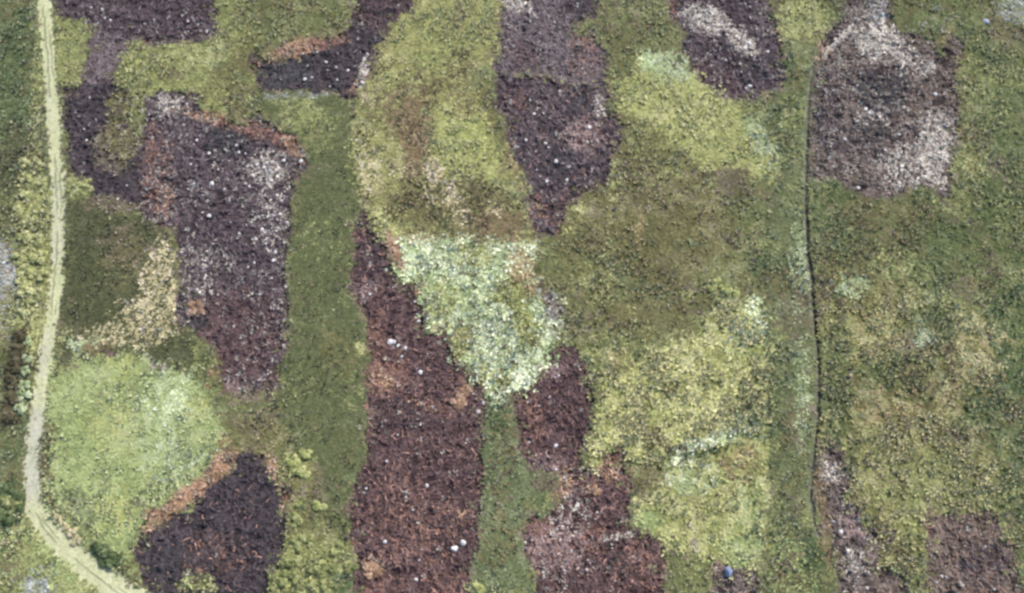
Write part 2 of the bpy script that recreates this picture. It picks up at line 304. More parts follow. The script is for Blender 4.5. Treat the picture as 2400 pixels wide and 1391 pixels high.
# soft areas of another growth: palette, centre, radii, turn, share, (optional) only in these regions
G_ = None
DK = set(DARK)
def ids(*n): return set(ID[k] for k in n)
OVER = [
 ('grassL', 40,  200, 110, 420, 0, 1., ids('grass')), ('dkgrn', 35, 240, 40, 260, 0, .6, ids('grass')), ('hedge', 88, 250, 14, 260, 2, .45, ids('grass')),
 ('dkolive', 40, 400, 60, 130, 0, .7, ids('grass')), ('hedge', 70, 440, 40, 80, 0, .5, ids('grass')), ('hedge', 15, 1000, 60, 60, 0, .3, ids('grass')),
 ('grassL', 15, 1080, 70, 200, 0, .9, ids('grass')), ('dkgrn', 15, 870, 34, 40, 0, .8, ids('grass')), ('dkgrn', 20, 1180, 50, 60, 0, .75, ids('grass')),
 ('pale', 90, 1300, 160, 120, 30, .8, ids('grass')), ('hedge', 60, 1260, 90, 60, 30, .4, ids('grass')), ('hedge', 200, 1400, 120, 50, 0, .5, ids('grass')),
 ('grassC', 560, 120, 60, 60, 0, .7, ids('grass', 'L7')), ('meadow', 540, 40, 60, 60, 0, .7, ids('grass')), ('lime', 320, 150, 26, 45, 0, .6, ids('L7')),
 ('hedge', 420, 130, 100, 25, 5, .35, ids('L7')), ('lime', 520, 240, 40, 26, 0, .4, ids('L7', 'grass')), ('hedge', 155, 170, 22, 26, 0, .45, ids('L8')),
 ('grassC', 290, 290, 45, 90, 0, .5, ids('D2', 'D3', 'grass')), ('mixed', 260, 345, 50, 60, 0, .45, ids('D2', 'D3')), ('mixed', 250, 480, 90, 26, 8, .6, ids('D2', 'V1')),
 ('grass', 320, 270, 20, 40, 0, .7, ids('D2', 'D3')),
 ('orange', 480, 272, 60, 16, 12, 0.58, None), ('rust', 560, 292, 110, 26, 16, .8, ids('D3')), ('rust', 670, 330, 50, 26, 40, .8, ids('D3')), ('orange', 690, 345, 20, 40, -35, 0.50, None),
 ('rust', 370, 420, 40, 130, -4, .5, ids('D3', 'D2')), ('orange', 380, 460, 26, 46, 0, 0.14, ids('D3')), ('slate', 530, 335, 60, 40, 10, .7, ids('D3')),
 ('white', 620, 395, 50, 34, 0, .35, ids('D3')), ('white', 640, 480, 40, 130, 0, .18, ids('D3')), ('soilr', 560, 800, 130, 140, 0, .8, ids('D3')), ('white', 460, 640, 50, 90, 0, .15, ids('D3')),
 ('white', 400, 240, 60, 26, 10, .35, ids('D3')), ('orange', 456, 722, 20, 18, 0, 0.58, ids('D3')), ('slate', 456, 760, 30, 22, 0, .7, ids('D3')), ('mixed', 590, 930, 70, 24, 0, .6, None),
 ('pink', 545, 908, 22, 16, 0, .7, ids('D3')), ('orange', 505, 850, 14, 60, 16, 0.29, ids('V1', 'grass')),
 ('orange', 690, 116, 70, 20, -20, 1., None), ('rust', 760, 95, 60, 22, -10, .75, ids('D4')), ('rust', 840, 205, 40, 18, -20, .6, ids('D4')), ('slate', 650, 165, 50, 40, 0, .75, ids('D4')), ('slate', 710, 160, 30, 40, 0, .6, ids('D4')),
 ('white', 852, 170, 12, 50, 12, .5, ids('D4')), ('rust', 590, 150, 14, 26, 0, .5, ids('D4')), ('grey', 690, 226, 80, 8, -2, .5, None), ('soilr', 900, 20, 90, 50, 0, .5, ids('D4')),
 ('lime', 1095, 335, 80, 70, 20, .85, ids('L1')), ('lime', 905, 200, 26, 40, 10, .7, ids('L1')), ('lime', 1010, 150, 40, 30, 0, .5, ids('L1')), ('meadow', 1050, 90, 100, 90, 0, .5, ids('L1')), ('meadow', 930, 260, 60, 80, 0, .5, ids('L1')), ('lime', 1000, 60, 60, 50, 0, .25, ids('L1')), ('sagey', 1110, 590, 120, 24, 3, .4, ids('L1', 'L2')), ('lime', 1060, 280, 40, 50, 0, .5, ids('L1')), ('lime', 1140, 390, 40, 40, 0, .7, ids('L1')),
 ('brown', 975, 330, 36, 140, 6, .85, ids('L1')), ('brown', 940, 260, 50, 60, 0, .4, ids('L1')), ('brown', 1080, 250, 30, 40, 0, .4, ids('L1')), ('olive', 1060, 490, 190, 70, 4, .85, ids('L1')), ('brown', 1170, 530, 70, 50, 0, .6, ids('L1')),
 ('cream', 868, 405, 30, 60, -10, .6, ids('L1')), ('cream', 1018, 410, 26, 36, 0, .75, ids('L1')), ('cream', 955, 408, 34, 18, 0, .4, ids('L1')), ('cream', 1055, 455, 22, 40, 0, .65, ids('L1')), ('cream', 1005, 470, 24, 24, 0, .35, ids('L1')), ('cream', 1085, 510, 22, 50, -10, .4, ids('L1')), ('cream', 862, 230, 10, 30, -20, .7, ids('L1')), ('cream', 1160, 490, 26, 20, 0, .3, ids('L1')),
 ('yellow', 905, 530, 20, 50, -28, .8, ids('L1')), ('orange', 925, 590, 16, 56, -25, 1., None), ('tan', 960, 560, 60, 10, 0, .5, None), ('orange', 985, 672, 12, 24, 0, 0.29, None), ('grassC', 1140, 250, 22, 110, -14, .8, ids('grass')),
 ('sagey', 1140, 740, 190, 190, 0, .45, ids('L2')), ('olive', 1140, 740, 200, 200, 0, .10, ids('L2')), ('lime', 1115, 610, 40, 34, 0, .85, ids('L2')), ('lime', 1190, 690, 46, 44, 30, .9, ids('L2')), ('lime', 1235, 770, 30, 50, -20, .85, ids('L2')), ('lime', 1080, 810, 26, 46, 0, .8, ids('L2')), ('lime', 1040, 720, 50, 60, 0, .6, ids('L2')), ('yellow', 1085, 790, 36, 40, 0, .6, ids('L2')), ('meadow', 1180, 905, 26, 20, 0, .8, ids('L2')), ('olive', 1185, 905, 10, 8, 0, .8, ids('L2')),
 ('tan', 1236, 640, 44, 80, -25, .75, ids('L2')), ('mixed', 1285, 690, 30, 70, -25, .5, ids('L2')), ('white', 1300, 730, 26, 60, -10, .5, ids('L2')), ('lime', 1140, 880, 30, 30, 0, .4, ids('L2')),
 ('white', 1210, 10, 40, 26, 0, .5, ids('D5a')), ('rust', 1370, 130, 36, 60, 0, .4, ids('D5a')), ('orange', 1385, 90, 30, 20, 0, 0.29, ids('D5a')), ('soild', 1360, 20, 50, 30, 0, .9, ids('D5a')), ('soilr', 1230, 130, 40, 40, 0, .5, ids('D5a')),
 ('pink', 1370, 320, 56, 46, -10, .6, ids('D5b')), ('white', 1405, 245, 16, 40, 0, .6, ids('D5b')), ('rust', 1290, 480, 70, 46, 0, .35, ids('D5b')), ('rust', 1210, 230, 40, 30, 0, .2, ids('D5b')), ('slate', 1300, 360, 50, 60, 0, .5, ids('D5b')), ('slate', 1360, 240, 40, 30, 0, .5, ids('D5b')), ('tan', 1205, 400, 8, 60, -20, .9, ids('L1', 'grass')),
 ('white', 1650, 40, 60, 34, 15, .75, ids('D6')), ('white', 1740, 95, 56, 24, 40, .65, ids('D6')), ('rust', 1575, 30, 14, 60, 0, .6, ids('D6')), ('soilr', 1680, 190, 60, 30, 30, .7, ids('D6')), ('slate', 1780, 170, 50, 40, 0, .4, ids('D6')),
 ('white', 2060, 95, 60, 50, 20, .75, ids('D7')), ('white', 2130, 140, 60, 34, 30, .5, ids('D7')), ('white', 2195, 350, 46, 90, 0, .7, ids('D7')), ('white', 2050, 270, 40, 30, 0, .35, ids('D7')), ('white', 2110, 370, 60, 40, 0, .4, ids('D7')), ('slate', 2070, 210, 80, 50, 0, .7, ids('D7')), ('slate', 2040, 320, 60, 60, 0, .4, ids('D7')), ('soild', 1940, 270, 36, 130, 0, .6, ids('D7')), ('orange', 1925, 120, 30, 22, -40, 0.43, None), ('soild', 1950, 60, 40, 40, -40, .7, ids('D7')), ('grey', 2060, 20, 34, 34, 0, .5, ids('D7')), ('soiltan', 2165, 240, 40, 60, 0, .5, ids('D7')), ('white', 1965, 95, 75, 7, -45, .9, ids('D7', 'grass')), ('white', 2040, 90, 40, 60, 0, .4, ids('D7')), ('white', 2150, 420, 80, 34, 0, .35, ids('D7')),
 ('rust', 905, 870, 56, 60, 0, .75, ids('D8')), ('rust', 885, 790, 22, 60, 0, .6, ids('D8')), ('orange', 895, 890, 40, 30, 20, 0.32, ids('D8')), ('rust', 1010, 950, 70, 18, 18, .7, ids('D8')), ('orange', 990, 950, 40, 8, 20, 0.36, ids('D8')), ('rust', 1090, 920, 46, 40, 0, .35, ids('D8')), ('pink', 860, 680, 30, 26, 0, .4, ids('D8')), ('pink', 925, 805, 26, 16, 20, .6, ids('D8')),
 ('rust', 960, 1230, 140, 120, 0, .35, ids('D8')), ('orange', 872, 1330, 26, 24, 0, 0.50, ids('D8')), ('orange', 1075, 1215, 20, 20, 0, 0.36, ids('D8')), ('soild', 960, 970, 50, 40, 0, .4, ids('D8')), ('soild', 1060, 1260, 40, 60, 0, .3, ids('D8')), ('rust', 900, 1370, 60, 30, 0, .5, ids('D8')), ('rust', 1040, 1365, 50, 30, 0, .5, ids('D8')), ('soild', 880, 600, 50, 70, -10, .5, ids('D8')),
 ('rust', 1250, 990, 36, 60, 0, .55, ids('D9')), ('pink', 1290, 870, 40, 26, -30, .5, ids('D9')), ('pink', 1290, 1090, 50, 30, 0, .5, ids('D9')),
 ('orange', 1325, 1140, 20, 46, 20, 0.54, None), ('orange', 1385, 1140, 26, 20, 0, 0.36, ids('D10')), ('rust', 1440, 1090, 36, 46, 0, .75, ids('D10')), ('orange', 1435, 1110, 22, 22, 0, 0.36, ids('D10')), ('yellow', 1395, 1070, 20, 40, 0, .5, ids('grass', 'L5', 'D10')), ('pink', 1300, 1290, 70, 60, 0, .55, ids('D10')), ('rust', 1270, 1230, 36, 30, 0, .6, ids('D10')), ('white', 1330, 1200, 60, 60, 0, .25, ids('D10')), ('slate', 1460, 1325, 32, 26, 0, .85, ids('D10')), ('rust', 1500, 1340, 60, 70, 0, .5, ids('D10')), ('white', 1445, 1258, 40, 6, -14, .8, ids('D10')), ('rust', 1390, 1260, 30, 50, 10, .5, ids('D10')),
 ('mixed', 1275, 1135, 36, 22, 0, .8, ids('G1')), ('meadow', 1255, 1190, 30, 26, 0, .7, ids('G1')), ('dkgrn', 1165, 990, 24, 50, 0, .5, ids('G1')),
 ('orange', 438, 1164, 130, 18, -38, 1., ids('L3', 'D11', 'grass')), ('orange', 520, 1080, 50, 16, -38, 1., None), ('orange', 425, 1170, 26, 22, -38, 0.72, None), ('orange', 362, 1210, 24, 18, -30, 0.72, None), ('orange', 640, 1095, 12, 40, -18, 1., None), ('orange', 668, 1175, 10, 30, 20, 0.50, ids('D11')), ('rust', 500, 1300, 90, 60, 0, .3, ids('D11')), ('slate', 400, 1320, 60, 50, 0, .5, ids('D11')), ('meadow', 460, 1370, 46, 26, 0, .55, ids('D11')),
 ('cream', 370, 640, 40, 80, 10, .65, ids('V1')), ('cream', 350, 740, 90, 46, 0, .5, ids('V1')), ('cream', 300, 790, 120, 30, 0, .4, ids('V1')), ('mixed', 290, 580, 60, 50, 0, .6, ids('V1')), ('olive', 300, 620, 60, 80, 0, .4, ids('V1')), ('sagey', 190, 810, 40, 26, 0, .6, ids('V1')), ('cream', 408, 700, 12, 60, 0, .8, ids('V1')), ('brown', 230, 820, 30, 16, 0, .6, None), ('pink', 262, 832, 16, 8, 0, .8, None), ('meadow', 480, 830, 36, 60, 0, .5, ids('V1')),
 ('sagey', 400, 930, 80, 80, 0, .5, ids('L3')), ('sagey', 370, 1040, 60, 70, 0, .45, ids('L3')), ('sage', 400, 940, 50, 60, 0, .2, ids('L3')), ('sagey', 430, 1090, 80, 30, -30, .5, ids('L3')), ('white', 370, 850, 40, 20, 15, .5, ids('L3')), ('lime', 290, 860, 40, 40, 0, .45, ids('L3')), ('lime', 460, 950, 40, 40, 0, .5, ids('L3')), ('lime', 270, 1200, 50, 60, 0, .5, ids('L3')), ('grassL', 190, 1200, 30, 60, -30, .7, ids('L3')), ('lime', 260, 1000, 70, 60, 0, .35, ids('L3')), ('tan', 530, 1040, 26, 24, 0, .7, ids('L3')),
 ('mixed', 620, 990, 90, 40, 0, .5, ids('grass')), ('grassC', 600, 1030, 90, 50, 0, .8, ids('grass', 'G0')), ('lime', 700, 1090, 40, 40, 0, .5, ids('grass', 'G0')), ('grassC', 720, 1180, 80, 130, 0, .7, ids('grass')), ('strip', 790, 1150, 50, 120, 0, .8, ids('grass')), ('meadow', 740, 1320, 120, 60, 0, .7, ids('grass')), ('lime', 690, 1350, 70, 50, 0, .4, ids('grass')), ('dkgrn', 800, 1370, 40, 30, 0, .8, ids('grass')),
 ('meadow', 700, 270, 60, 40, 0, .5, ids('G0')), ('meadow', 740, 300, 60, 60, 0, .35, ids('G0')), ('olive', 690, 480, 14, 60, 0, .5, ids('G0')), ('grassC', 800, 830, 60, 60, 0, .45, ids('G0')), ('yellow', 845, 820, 16, 20, 0, .6, ids('G0')), ('mixed', 850, 700, 10, 60, 0, .5, ids('G0')),
 ('sagey', 1560, 155, 60, 34, 20, .85, ids('L4', 'grass')), ('sage', 1515, 145, 22, 22, 0, .7, ids('L4')), ('sagey', 1790, 310, 46, 80, -20, .75, ids('L4')), ('hedge', 1800, 400, 40, 36, 0, .5, ids('L4')), ('yellow', 1560, 280, 90, 40, 20, .5, ids('L4')),
 ('grassC', 1500, 500, 230, 300, 0, .95, ids('grass')), ('mixed', 1710, 425, 46, 34, 0, .85, ids('grass', 'L4')), ('yellow', 1440, 420, 24, 50, 0, .5, ids('grass')), ('dkgrn', 1790, 620, 50, 50, 0, .45, ids('grass')), ('yellow', 1420, 840, 50, 60, 0, .5, ids('grass')), ('tan', 1450, 860, 30, 46, 0, .4, ids('grass', 'L5')), ('tan', 1500, 540, 14, 50, 0, .5, ids('grass')), ('olive', 1560, 740, 120, 60, 0, .4, ids('grass')), ('yellow', 1340, 500, 30, 50, 0, .4, ids('grass')), ('grassC', 1410, 1180, 30, 30, 0, .3, ids('grass')), ('grassC', 1520, 1150, 60, 70, 0, .8, ids('grass')),
 ('sage', 1768, 715, 30, 40, 0, .75, ids('L5')), ('sage', 1790, 780, 14, 40, 0, .7, ids('L5')), ('sage', 1660, 1040, 100, 14, -14, .9, ids('L5', 'L6')), ('sage', 1600, 1068, 50, 12, -30, .9, ids('L5', 'L6', 'grass')), ('dkgrn', 1660, 1064, 60, 12, -14, .8, ids('L5', 'L6')), ('sagey', 1750, 1010, 60, 24, 0, .6, ids('L5', 'L6')), ('sagey', 1740, 780, 46, 60, 0, .5, ids('L5')), ('lime', 1770, 860, 40, 46, 0, .3, ids('L5')), ('pale', 1760, 980, 40, 60, 0, .4, ids('L5')), ('grassC', 1572, 918, 18, 14, 0, .9, ids('L5')), ('grassC', 1530, 1020, 30, 20, 0, .6, ids('L5')), ('grassC', 1560, 1060, 50, 14, 0, .7, ids('L5', 'grass')),
 ('pale', 1740, 1290, 50, 40, 0, .85, ids('L6')), ('pale', 1520, 1225, 40, 26, 10, .9, ids('L6')), ('cream', 1630, 1220, 16, 60, 0, .35, ids('L6')), ('white', 1625, 1275, 14, 24, 0, .5, ids('L6')), ('sagey', 1620, 1120, 60, 40, 0, .5, ids('L6')), ('tan', 1740, 1085, 60, 46, 0, .5, ids('L6')), ('pale', 1760, 1200, 40, 80, 0, .5, ids('L6')),
 ('right', 2120, 350, 330, 420, 0, .95, ids('grass')), ('dkgrn', 2390, 800, 80, 200, 0, .7, ids('grass', 'R1')), ('grassC', 2260, 300, 46, 220, 0, .55, ids('grass')), ('ditchs', 1850, 700, 70, 700, 0, .95, ids('grass')), ('sagey', 1872, 640, 26, 120, 0, .55, ids('grass')), ('sagey', 1880, 900, 22, 160, 0, .5, ids('grass')), ('dkgrn', 1840, 260, 26, 140, 0, .4, ids('grass')), ('hedge', 1880, 60, 70, 50, 0, .75, ids('grass')), ('lime', 1880, 20, 50, 30, 0, .5, ids('grass')), ('meadow', 1860, 300, 30, 90, 0, .5, ids('grass')), ('mixed', 1870, 740, 50, 70, 0, .5, ids('grass')), ('dkgrn', 1810, 980, 20, 160, 0, .5, ids('grass')), ('dkgrn', 1905, 1330, 40, 80, 0, .5, ids('grass')),
 ('olive', 2080, 500, 130, 50, 0, .6, ids('grass')), ('tan', 2040, 770, 80, 80, 0, .2, ids('R1', 'grass')), ('right', 2180, 760, 80, 80, 0, .8, ids('R1')), ('tan', 2290, 830, 90, 120, 0, .18, ids('R1')), ('right', 2110, 880, 100, 60, 0, .75, ids('R1')), ('brown', 2200, 940, 70, 40, 0, .25, ids('R1')), ('right', 2300, 980, 60, 80, 0, .7, ids('R1')), ('dkgrn', 2320, 960, 46, 46, 0, .5, ids('R1')), ('tan', 2060, 960, 90, 50, 0, .4, ids('R1')), ('right', 1960, 900, 40, 180, 0, .75, ids('R1')), ('dkgrn', 2370, 1100, 50, 120, 0, .5, ids('R1', 'grass')), ('dkgrn', 1985, 1080, 20, 40, 0, .5, ids('R1')), ('sagey', 2160, 800, 30, 26, 0, .6, ids('R1')), ('meadow', 2160, 1120, 160, 80, 0, .5, ids('R1')), ('lime', 2130, 1230, 40, 50, 0, .3, ids('R1')), ('hedge', 2095, 620, 60, 40, 0, .4, ids('grass')), ('sagey', 2000, 670, 40, 30, 0, .6, ids('R1', 'grass')),
 ('white', 2190, 50, 60, 40, 0, .12, ids('grass')), ('tan', 2225, 120, 30, 60, 0, .4, ids('grass')), ('white', 1945, 1110, 30, 30, 0, .4, ids('D12')), ('pink', 2010, 1230, 40, 40, 0, .5, ids('D12')), ('soiltan', 2090, 1370, 50, 50, 0, .8, ids('D12')), ('white', 2000, 1330, 30, 46, 0, .4, ids('D12')), ('soil', 2310, 1330, 60, 60, 0, .6, ids('D13')), ('slate', 2272, 1325, 26, 16, 0, .7, ids('D13')), ('pink', 1690, 1320, 18, 18, 0, .8, ids('D14')), ('brown', 1930, 1200, 16, 120, -6, .6, ids('grass', 'D12')),
 ('mixed', 14, 650, 40, 200, 0, .45, ids('S1')), ('grass', 20, 760, 50, 80, 0, .5, ids('S1')), ('grass', 90, 1375, 40, 30, 0, .35, ids('S2')), ('grass', 2380, 20, 70, 70, 0, .5, ids('S3')), ('pathg', 75, 1060, 50, 140, 0, .9, ids('path')), ('pathg', 128, 520, 30, 120, 0, .5, ids('path')), ('pathg', 100, 830, 20, 60, 10, .5, ids('path')), ('pathg', 110, 300, 12, 200, 2, .3, ids('path')),
]

def palette_at(px, py, lab, X, Y, r):
    """palette index of every point, from its region and the soft areas"""
    out = np.zeros(px.shape, np.int32)
    for k, n in NAMES.items():
        out[lab == k] = PIDX[REG[n][0]]
    w = 0.55 * (fbm(X, Y, 1.6, 5) - .5) + .35 * (vnoise(X, Y, .5, 2) - .5)
    for j, (pal, cx, cy, rx, ry, rot, s, reg) in enumerate(OVER):
        c, sn = math.cos(math.radians(rot)), math.sin(math.radians(rot))
        R = max(rx, ry) * 1.6
        m = np.nonzero((np.abs(px - cx) < R) & (np.abs(py - cy) < R))
        if not len(m[0]):
            continue
        x, y = px[m] - cx, py[m] - cy
        d = np.hypot((x * c + y * sn) / rx, (-x * sn + y * c) / ry) + w[m]
        p = s * smooth(1.25, .55, d)
        q = (r[m] * 7919.13 + j * .6180339) % 1.0
        ok = q < p
        if reg is not None:
            ok &= np.isin(lab[m], list(reg))
        idx = tuple(a[ok] for a in m)
        out[idx] = PIDX[pal]
    return out

def ramp(pi, t):
    t = np.clip(t, 0, .999) * 3
    i = t.astype(int); f = (t - i)[..., None]
    return PALC[pi, i] * (1 - f) + PALC[pi, i + 1] * f

# ------------------------------------------------------------------ materials
def new_mat(name):
    m = bpy.data.materials.new(name); m.use_nodes = True
    t = m.node_tree
    return m, t, t.nodes["Principled BSDF"]

def ground_mat():
    m, t, b = new_mat("ground_surface")
    a = t.nodes.new("ShaderNodeAttribute"); a.attribute_name = "tint"
    g = t.nodes.new("ShaderNodeNewGeometry")
    n = t.nodes.new("ShaderNodeTexNoise"); n.inputs["Scale"].default_value = 6.0; n.inputs["Detail"].default_value = 5.0
    r = t.nodes.new("ShaderNodeMapRange"); r.inputs[1].default_value = .3; r.inputs[2].default_value = .7; r.inputs[3].default_value = .78; r.inputs[4].default_value = 1.22
    x = t.nodes.new("ShaderNodeVectorMath"); x.operation = 'SCALE'
    bp = t.nodes.new("ShaderNodeBump"); bp.inputs["Strength"].default_value = .5; bp.inputs["Distance"].default_value = .05
    L = t.links.new
    L(g.outputs["Position"], n.inputs["Vector"]); L(n.outputs[0], r.inputs[0]); L(a.outputs["Color"], x.inputs[0]); L(r.outputs[0], x.inputs["Scale"])
    L(x.outputs[0], b.inputs["Base Color"]); L(n.outputs[0], bp.inputs["Height"]); L(bp.outputs[0], b.inputs["Normal"])
    b.inputs["Roughness"].default_value = .95; b.inputs["Specular IOR Level"].default_value = .15
    return m

def leaf_mat():
    m, t, b = new_mat("plant_leaves")
    a = t.nodes.new("ShaderNodeAttribute"); a.attribute_name = "tint"
    tr = t.nodes.new("ShaderNodeBsdfTranslucent"); mx = t.nodes.new("ShaderNodeMixShader"); mx.inputs[0].default_value = .3
    L = t.links.new
    L(a.outputs["Color"], b.inputs["Base Color"]); L(a.outputs["Color"], tr.inputs["Color"])
    L(b.outputs[0], mx.inputs[1]); L(tr.outputs[0], mx.inputs[2]); L(mx.outputs[0], t.nodes["Material Output"].inputs[0])
    b.inputs["Roughness"].default_value = .8; b.inputs["Specular IOR Level"].default_value = .2
    return m

def stone_mat(name, c0, c1, scale=9.0):
    m, t, b = new_mat(name)
    g = t.nodes.new("ShaderNodeTexCoord")
    n = t.nodes.new("ShaderNodeTexNoise"); n.inputs["Scale"].default_value = scale; n.inputs["Detail"].default_value = 6.0
    r = t.nodes.new("ShaderNodeValToRGB")
    r.color_ramp.elements[0].position = .35; r.color_ramp.elements[1].position = .65
    r.color_ramp.elements[0].color = (*alb(c0), 1); r.color_ramp.elements[1].color = (*alb(c1), 1)
    bp = t.nodes.new("ShaderNodeBump"); bp.inputs["Strength"].default_value = .4; bp.inputs["Distance"].default_value = .03
    L = t.links.new
    L(g.outputs["Object"], n.inputs["Vector"]); L(n.outputs[0], r.inputs[0]); L(r.outputs[0], b.inputs["Base Color"])
    L(n.outputs[0], bp.inputs["Height"]); L(bp.outputs[0], b.inputs["Normal"])
    b.inputs["Roughness"].default_value = .9
    return m

M_GROUND, M_LEAF = ground_mat(), leaf_mat()

def mesh_obj(name, verts, faces, nper, tint, mat, parent=None, flat=True):
    """faces: flat vertex index array, nper corners each"""
    me = bpy.data.meshes.new(name)
    nv = len(verts); nf = len(faces) // nper
    me.vertices.add(nv); me.vertices.foreach_set("co", np.asarray(verts, np.float32).ravel())
    me.loops.add(nf * nper); me.loops.foreach_set("vertex_index", np.asarray(faces, np.int32).ravel())
    me.polygons.add(nf)
    me.polygons.foreach_set("loop_start", np.arange(0, nf * nper, nper, dtype=np.int32))
    me.update(calc_edges=True)
    if tint is not None:
        at = me.attributes.new("tint", 'FLOAT_COLOR', 'POINT')
        c = np.ones((nv, 4), np.float32); c[:, :3] = tint
        at.data.foreach_set("color", c.ravel())
    if not flat:
        me.shade_smooth()
    me.materials.append(mat)
    o = bpy.data.objects.new(name, me)
    COL.objects.link(o)
    if parent is not None:
        o.parent = parent
    return o

def tag(o, label=None, cat=None, group=None, kind=None):
    if label: o["label"] = label
    if cat: o["category"] = cat
    if group: o["group"] = group
    if kind: o["kind"] = kind
    return o

# ------------------------------------------------------------------ ground pieces
r_g = rng.random(GX.shape)
pal_g = palette_at(PX, PY, LAB, GX, GY, vnoise(GX, GY, .35, 4) * .5 + r_g * .5)
tg = .05 + .5 * vnoise(GX, GY, .5, 7) + .3 * (vnoise(GX, GY, .22, 8) - .3)
is_d = np.isin(LAB, DARK)
tg = np.where(is_d, -.04 + .52 * strand * (.4 + .9 * vnoise(GX, GY, 1.6, 7)) + .22 * vnoise(GX, GY, .2, 8), tg)
tg = np.where(LAB == ID['path'], .35 + .5 * vnoise(PX, PY * .15, 7, 3), tg)
CG = ramp(pal_g, tg)
rm = (LAB == ID['path']) & (rut > .45)
CG[rm] = ramp(np.full(rm.sum(), PIDX['rutc']), r_g[rm] * .6)
dl = (LAB == ID['ditch'])
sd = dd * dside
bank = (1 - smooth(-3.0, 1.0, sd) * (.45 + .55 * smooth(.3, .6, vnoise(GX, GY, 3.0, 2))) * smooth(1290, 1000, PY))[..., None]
ditch_shade = alb((70, 72, 58))  # shade of the right ditch wall, put into the colour
CG = np.where(dl[..., None], CG * bank + ditch_shade * (1 - bank), CG)

PLOT = {   # label, name, category
 'D1': 'dark purple-brown bare patch running along the top edge just right of the track',
 'NK': 'greyish purple neck of earth joining two dark patches beside the track',
 'D2': 'dark bare patch touching the right side of the pale track, grown over in its middle',
 'D3': 'long dark patch strewn with many white stones, left of the plain dark green strip',
 'D4': 'dark slate-brown patch with a bright orange upper edge and an arm up to the top',
 'D5a': 'faded pinkish grey patch above the dark wedge, right of the big ochre meadow',
 'D5b': 'dark wedge narrowing downwards along the right side of the big ochre meadow',
 'D6': 'dark brown patch at the top edge with a whitish streak across it',
 'D7': 'big dark patch speckled with pale grey, right of the narrow ditch',
 'D8': 'very long reddish brown patch with orange streaks, left of the pale sage patch',
 'D9': 'reddish brown patch just below the right tip of the pale sage patch',
 'D10': 'pink-flecked brown patch with a darker square corner at the bottom edge',
 'D11': 'very dark patch by the track bend with a thick orange bank along its upper left',
 'D12': 'narrow dark strip slanting down from the lower end of the ditch',
 'D13': 'tan crumbly patch in the bottom right corner',
 'D14': 'small dark patch at the bottom edge holding a blue bundle',
}
GREEN = {
 'L1': 'big ochre-green meadow patch with lime and cream blotches in the upper middle',
 'L2': 'pale bluish sage patch with lime blotches in the middle, between the brown patches',
 'L3': 'light green meadow patch inside the bend of the track',
 'L4': 'yellowish patch with sage rims slanting below the whitish-streaked dark patch',
 'L5': 'clumpy yellow patch with dark gaps, left of the ditch',
 'L6': 'smooth pale yellow-green patch below the grey-green streak',
 'L7': 'yellow-green patch between three dark patches at the upper left',
 'L8': 'small bright green patch between the track and the greyish neck of earth',
 'G0': 'long plain dark green strip between the two largest brown patches',
 'G1': 'narrow green strip between the long reddish patch and the pink-flecked one',
 'R1': 'large mottled tan and yellow rough patch right of the ditch',
 'R2': 'soft pale green patch at the bottom edge just left of the ditch line',
 'V1': 'dark olive patch with cream blossom right of the track, above the light green meadow',
 'H1': 'pale yellow-green verge along the left side of the track',
 'DS': 'scrub strip left of the lower track, hedge shadow painted into its dark colour',
}
STONY = {
 'S1': 'pale grey stony patch at the left edge beside the verge',
 'S2': 'pale grey stony patch at the bottom edge left of the track',
 'S3': 'pale grey speckled stony patch in the top right corner',
}
PIECE = {}
for k, n in NAMES.items():
    j, i = np.nonzero(LAB[:-1, :-1] == k)
    if not len(j):
        continue
    q = np.stack([j * nx + i, j * nx + i + 1, (j + 1) * nx + i + 1, (j + 1) * nx + i], 1)
    u, inv = np.unique(q.ravel(), return_inverse=True)
    V = np.stack([GX.ravel()[u], GY.ravel()[u], H.ravel()[u]], 1)
    C = CG.reshape(-1, 3)[u]
    if n == 'grass':
        # carry the open ground on beyond the surveyed plots, out to the horizon
        F = inv
        o = mesh_obj('ground', V, F, 4, C, M_GROUND, flat=False)
        tag(o, kind='structure')
    elif n == 'path':
        o = tag(mesh_obj('path', V, inv, 4, C, M_GROUND, flat=False), 'pale grassy vehicle track curving down the left side', kind='structure')
    elif n == 'ditch':
        o = tag(mesh_obj('ditch', V, inv, 4, C, M_GROUND, flat=False), 'narrow dark drainage ditch with a pale left lip running down the right side', kind='structure')
    elif n in PLOT:
        o = tag(mesh_obj('earth_patch', V, inv, 4, C, M_GROUND, flat=False), PLOT[n], 'earth patch', 'dark bare patches among the grass')
    elif n in GREEN:
        o = tag(mesh_obj('meadow_patch', V, inv, 4, C, M_GROUND, flat=False), GREEN[n], 'meadow patch', 'green and yellow patches of growth')
    else:
        o = tag(mesh_obj('stony_patch', V, inv, 4, C, M_GROUND, flat=False), STONY[n], 'stony patch', 'pale grey stony patches')
    PIECE[k] = o

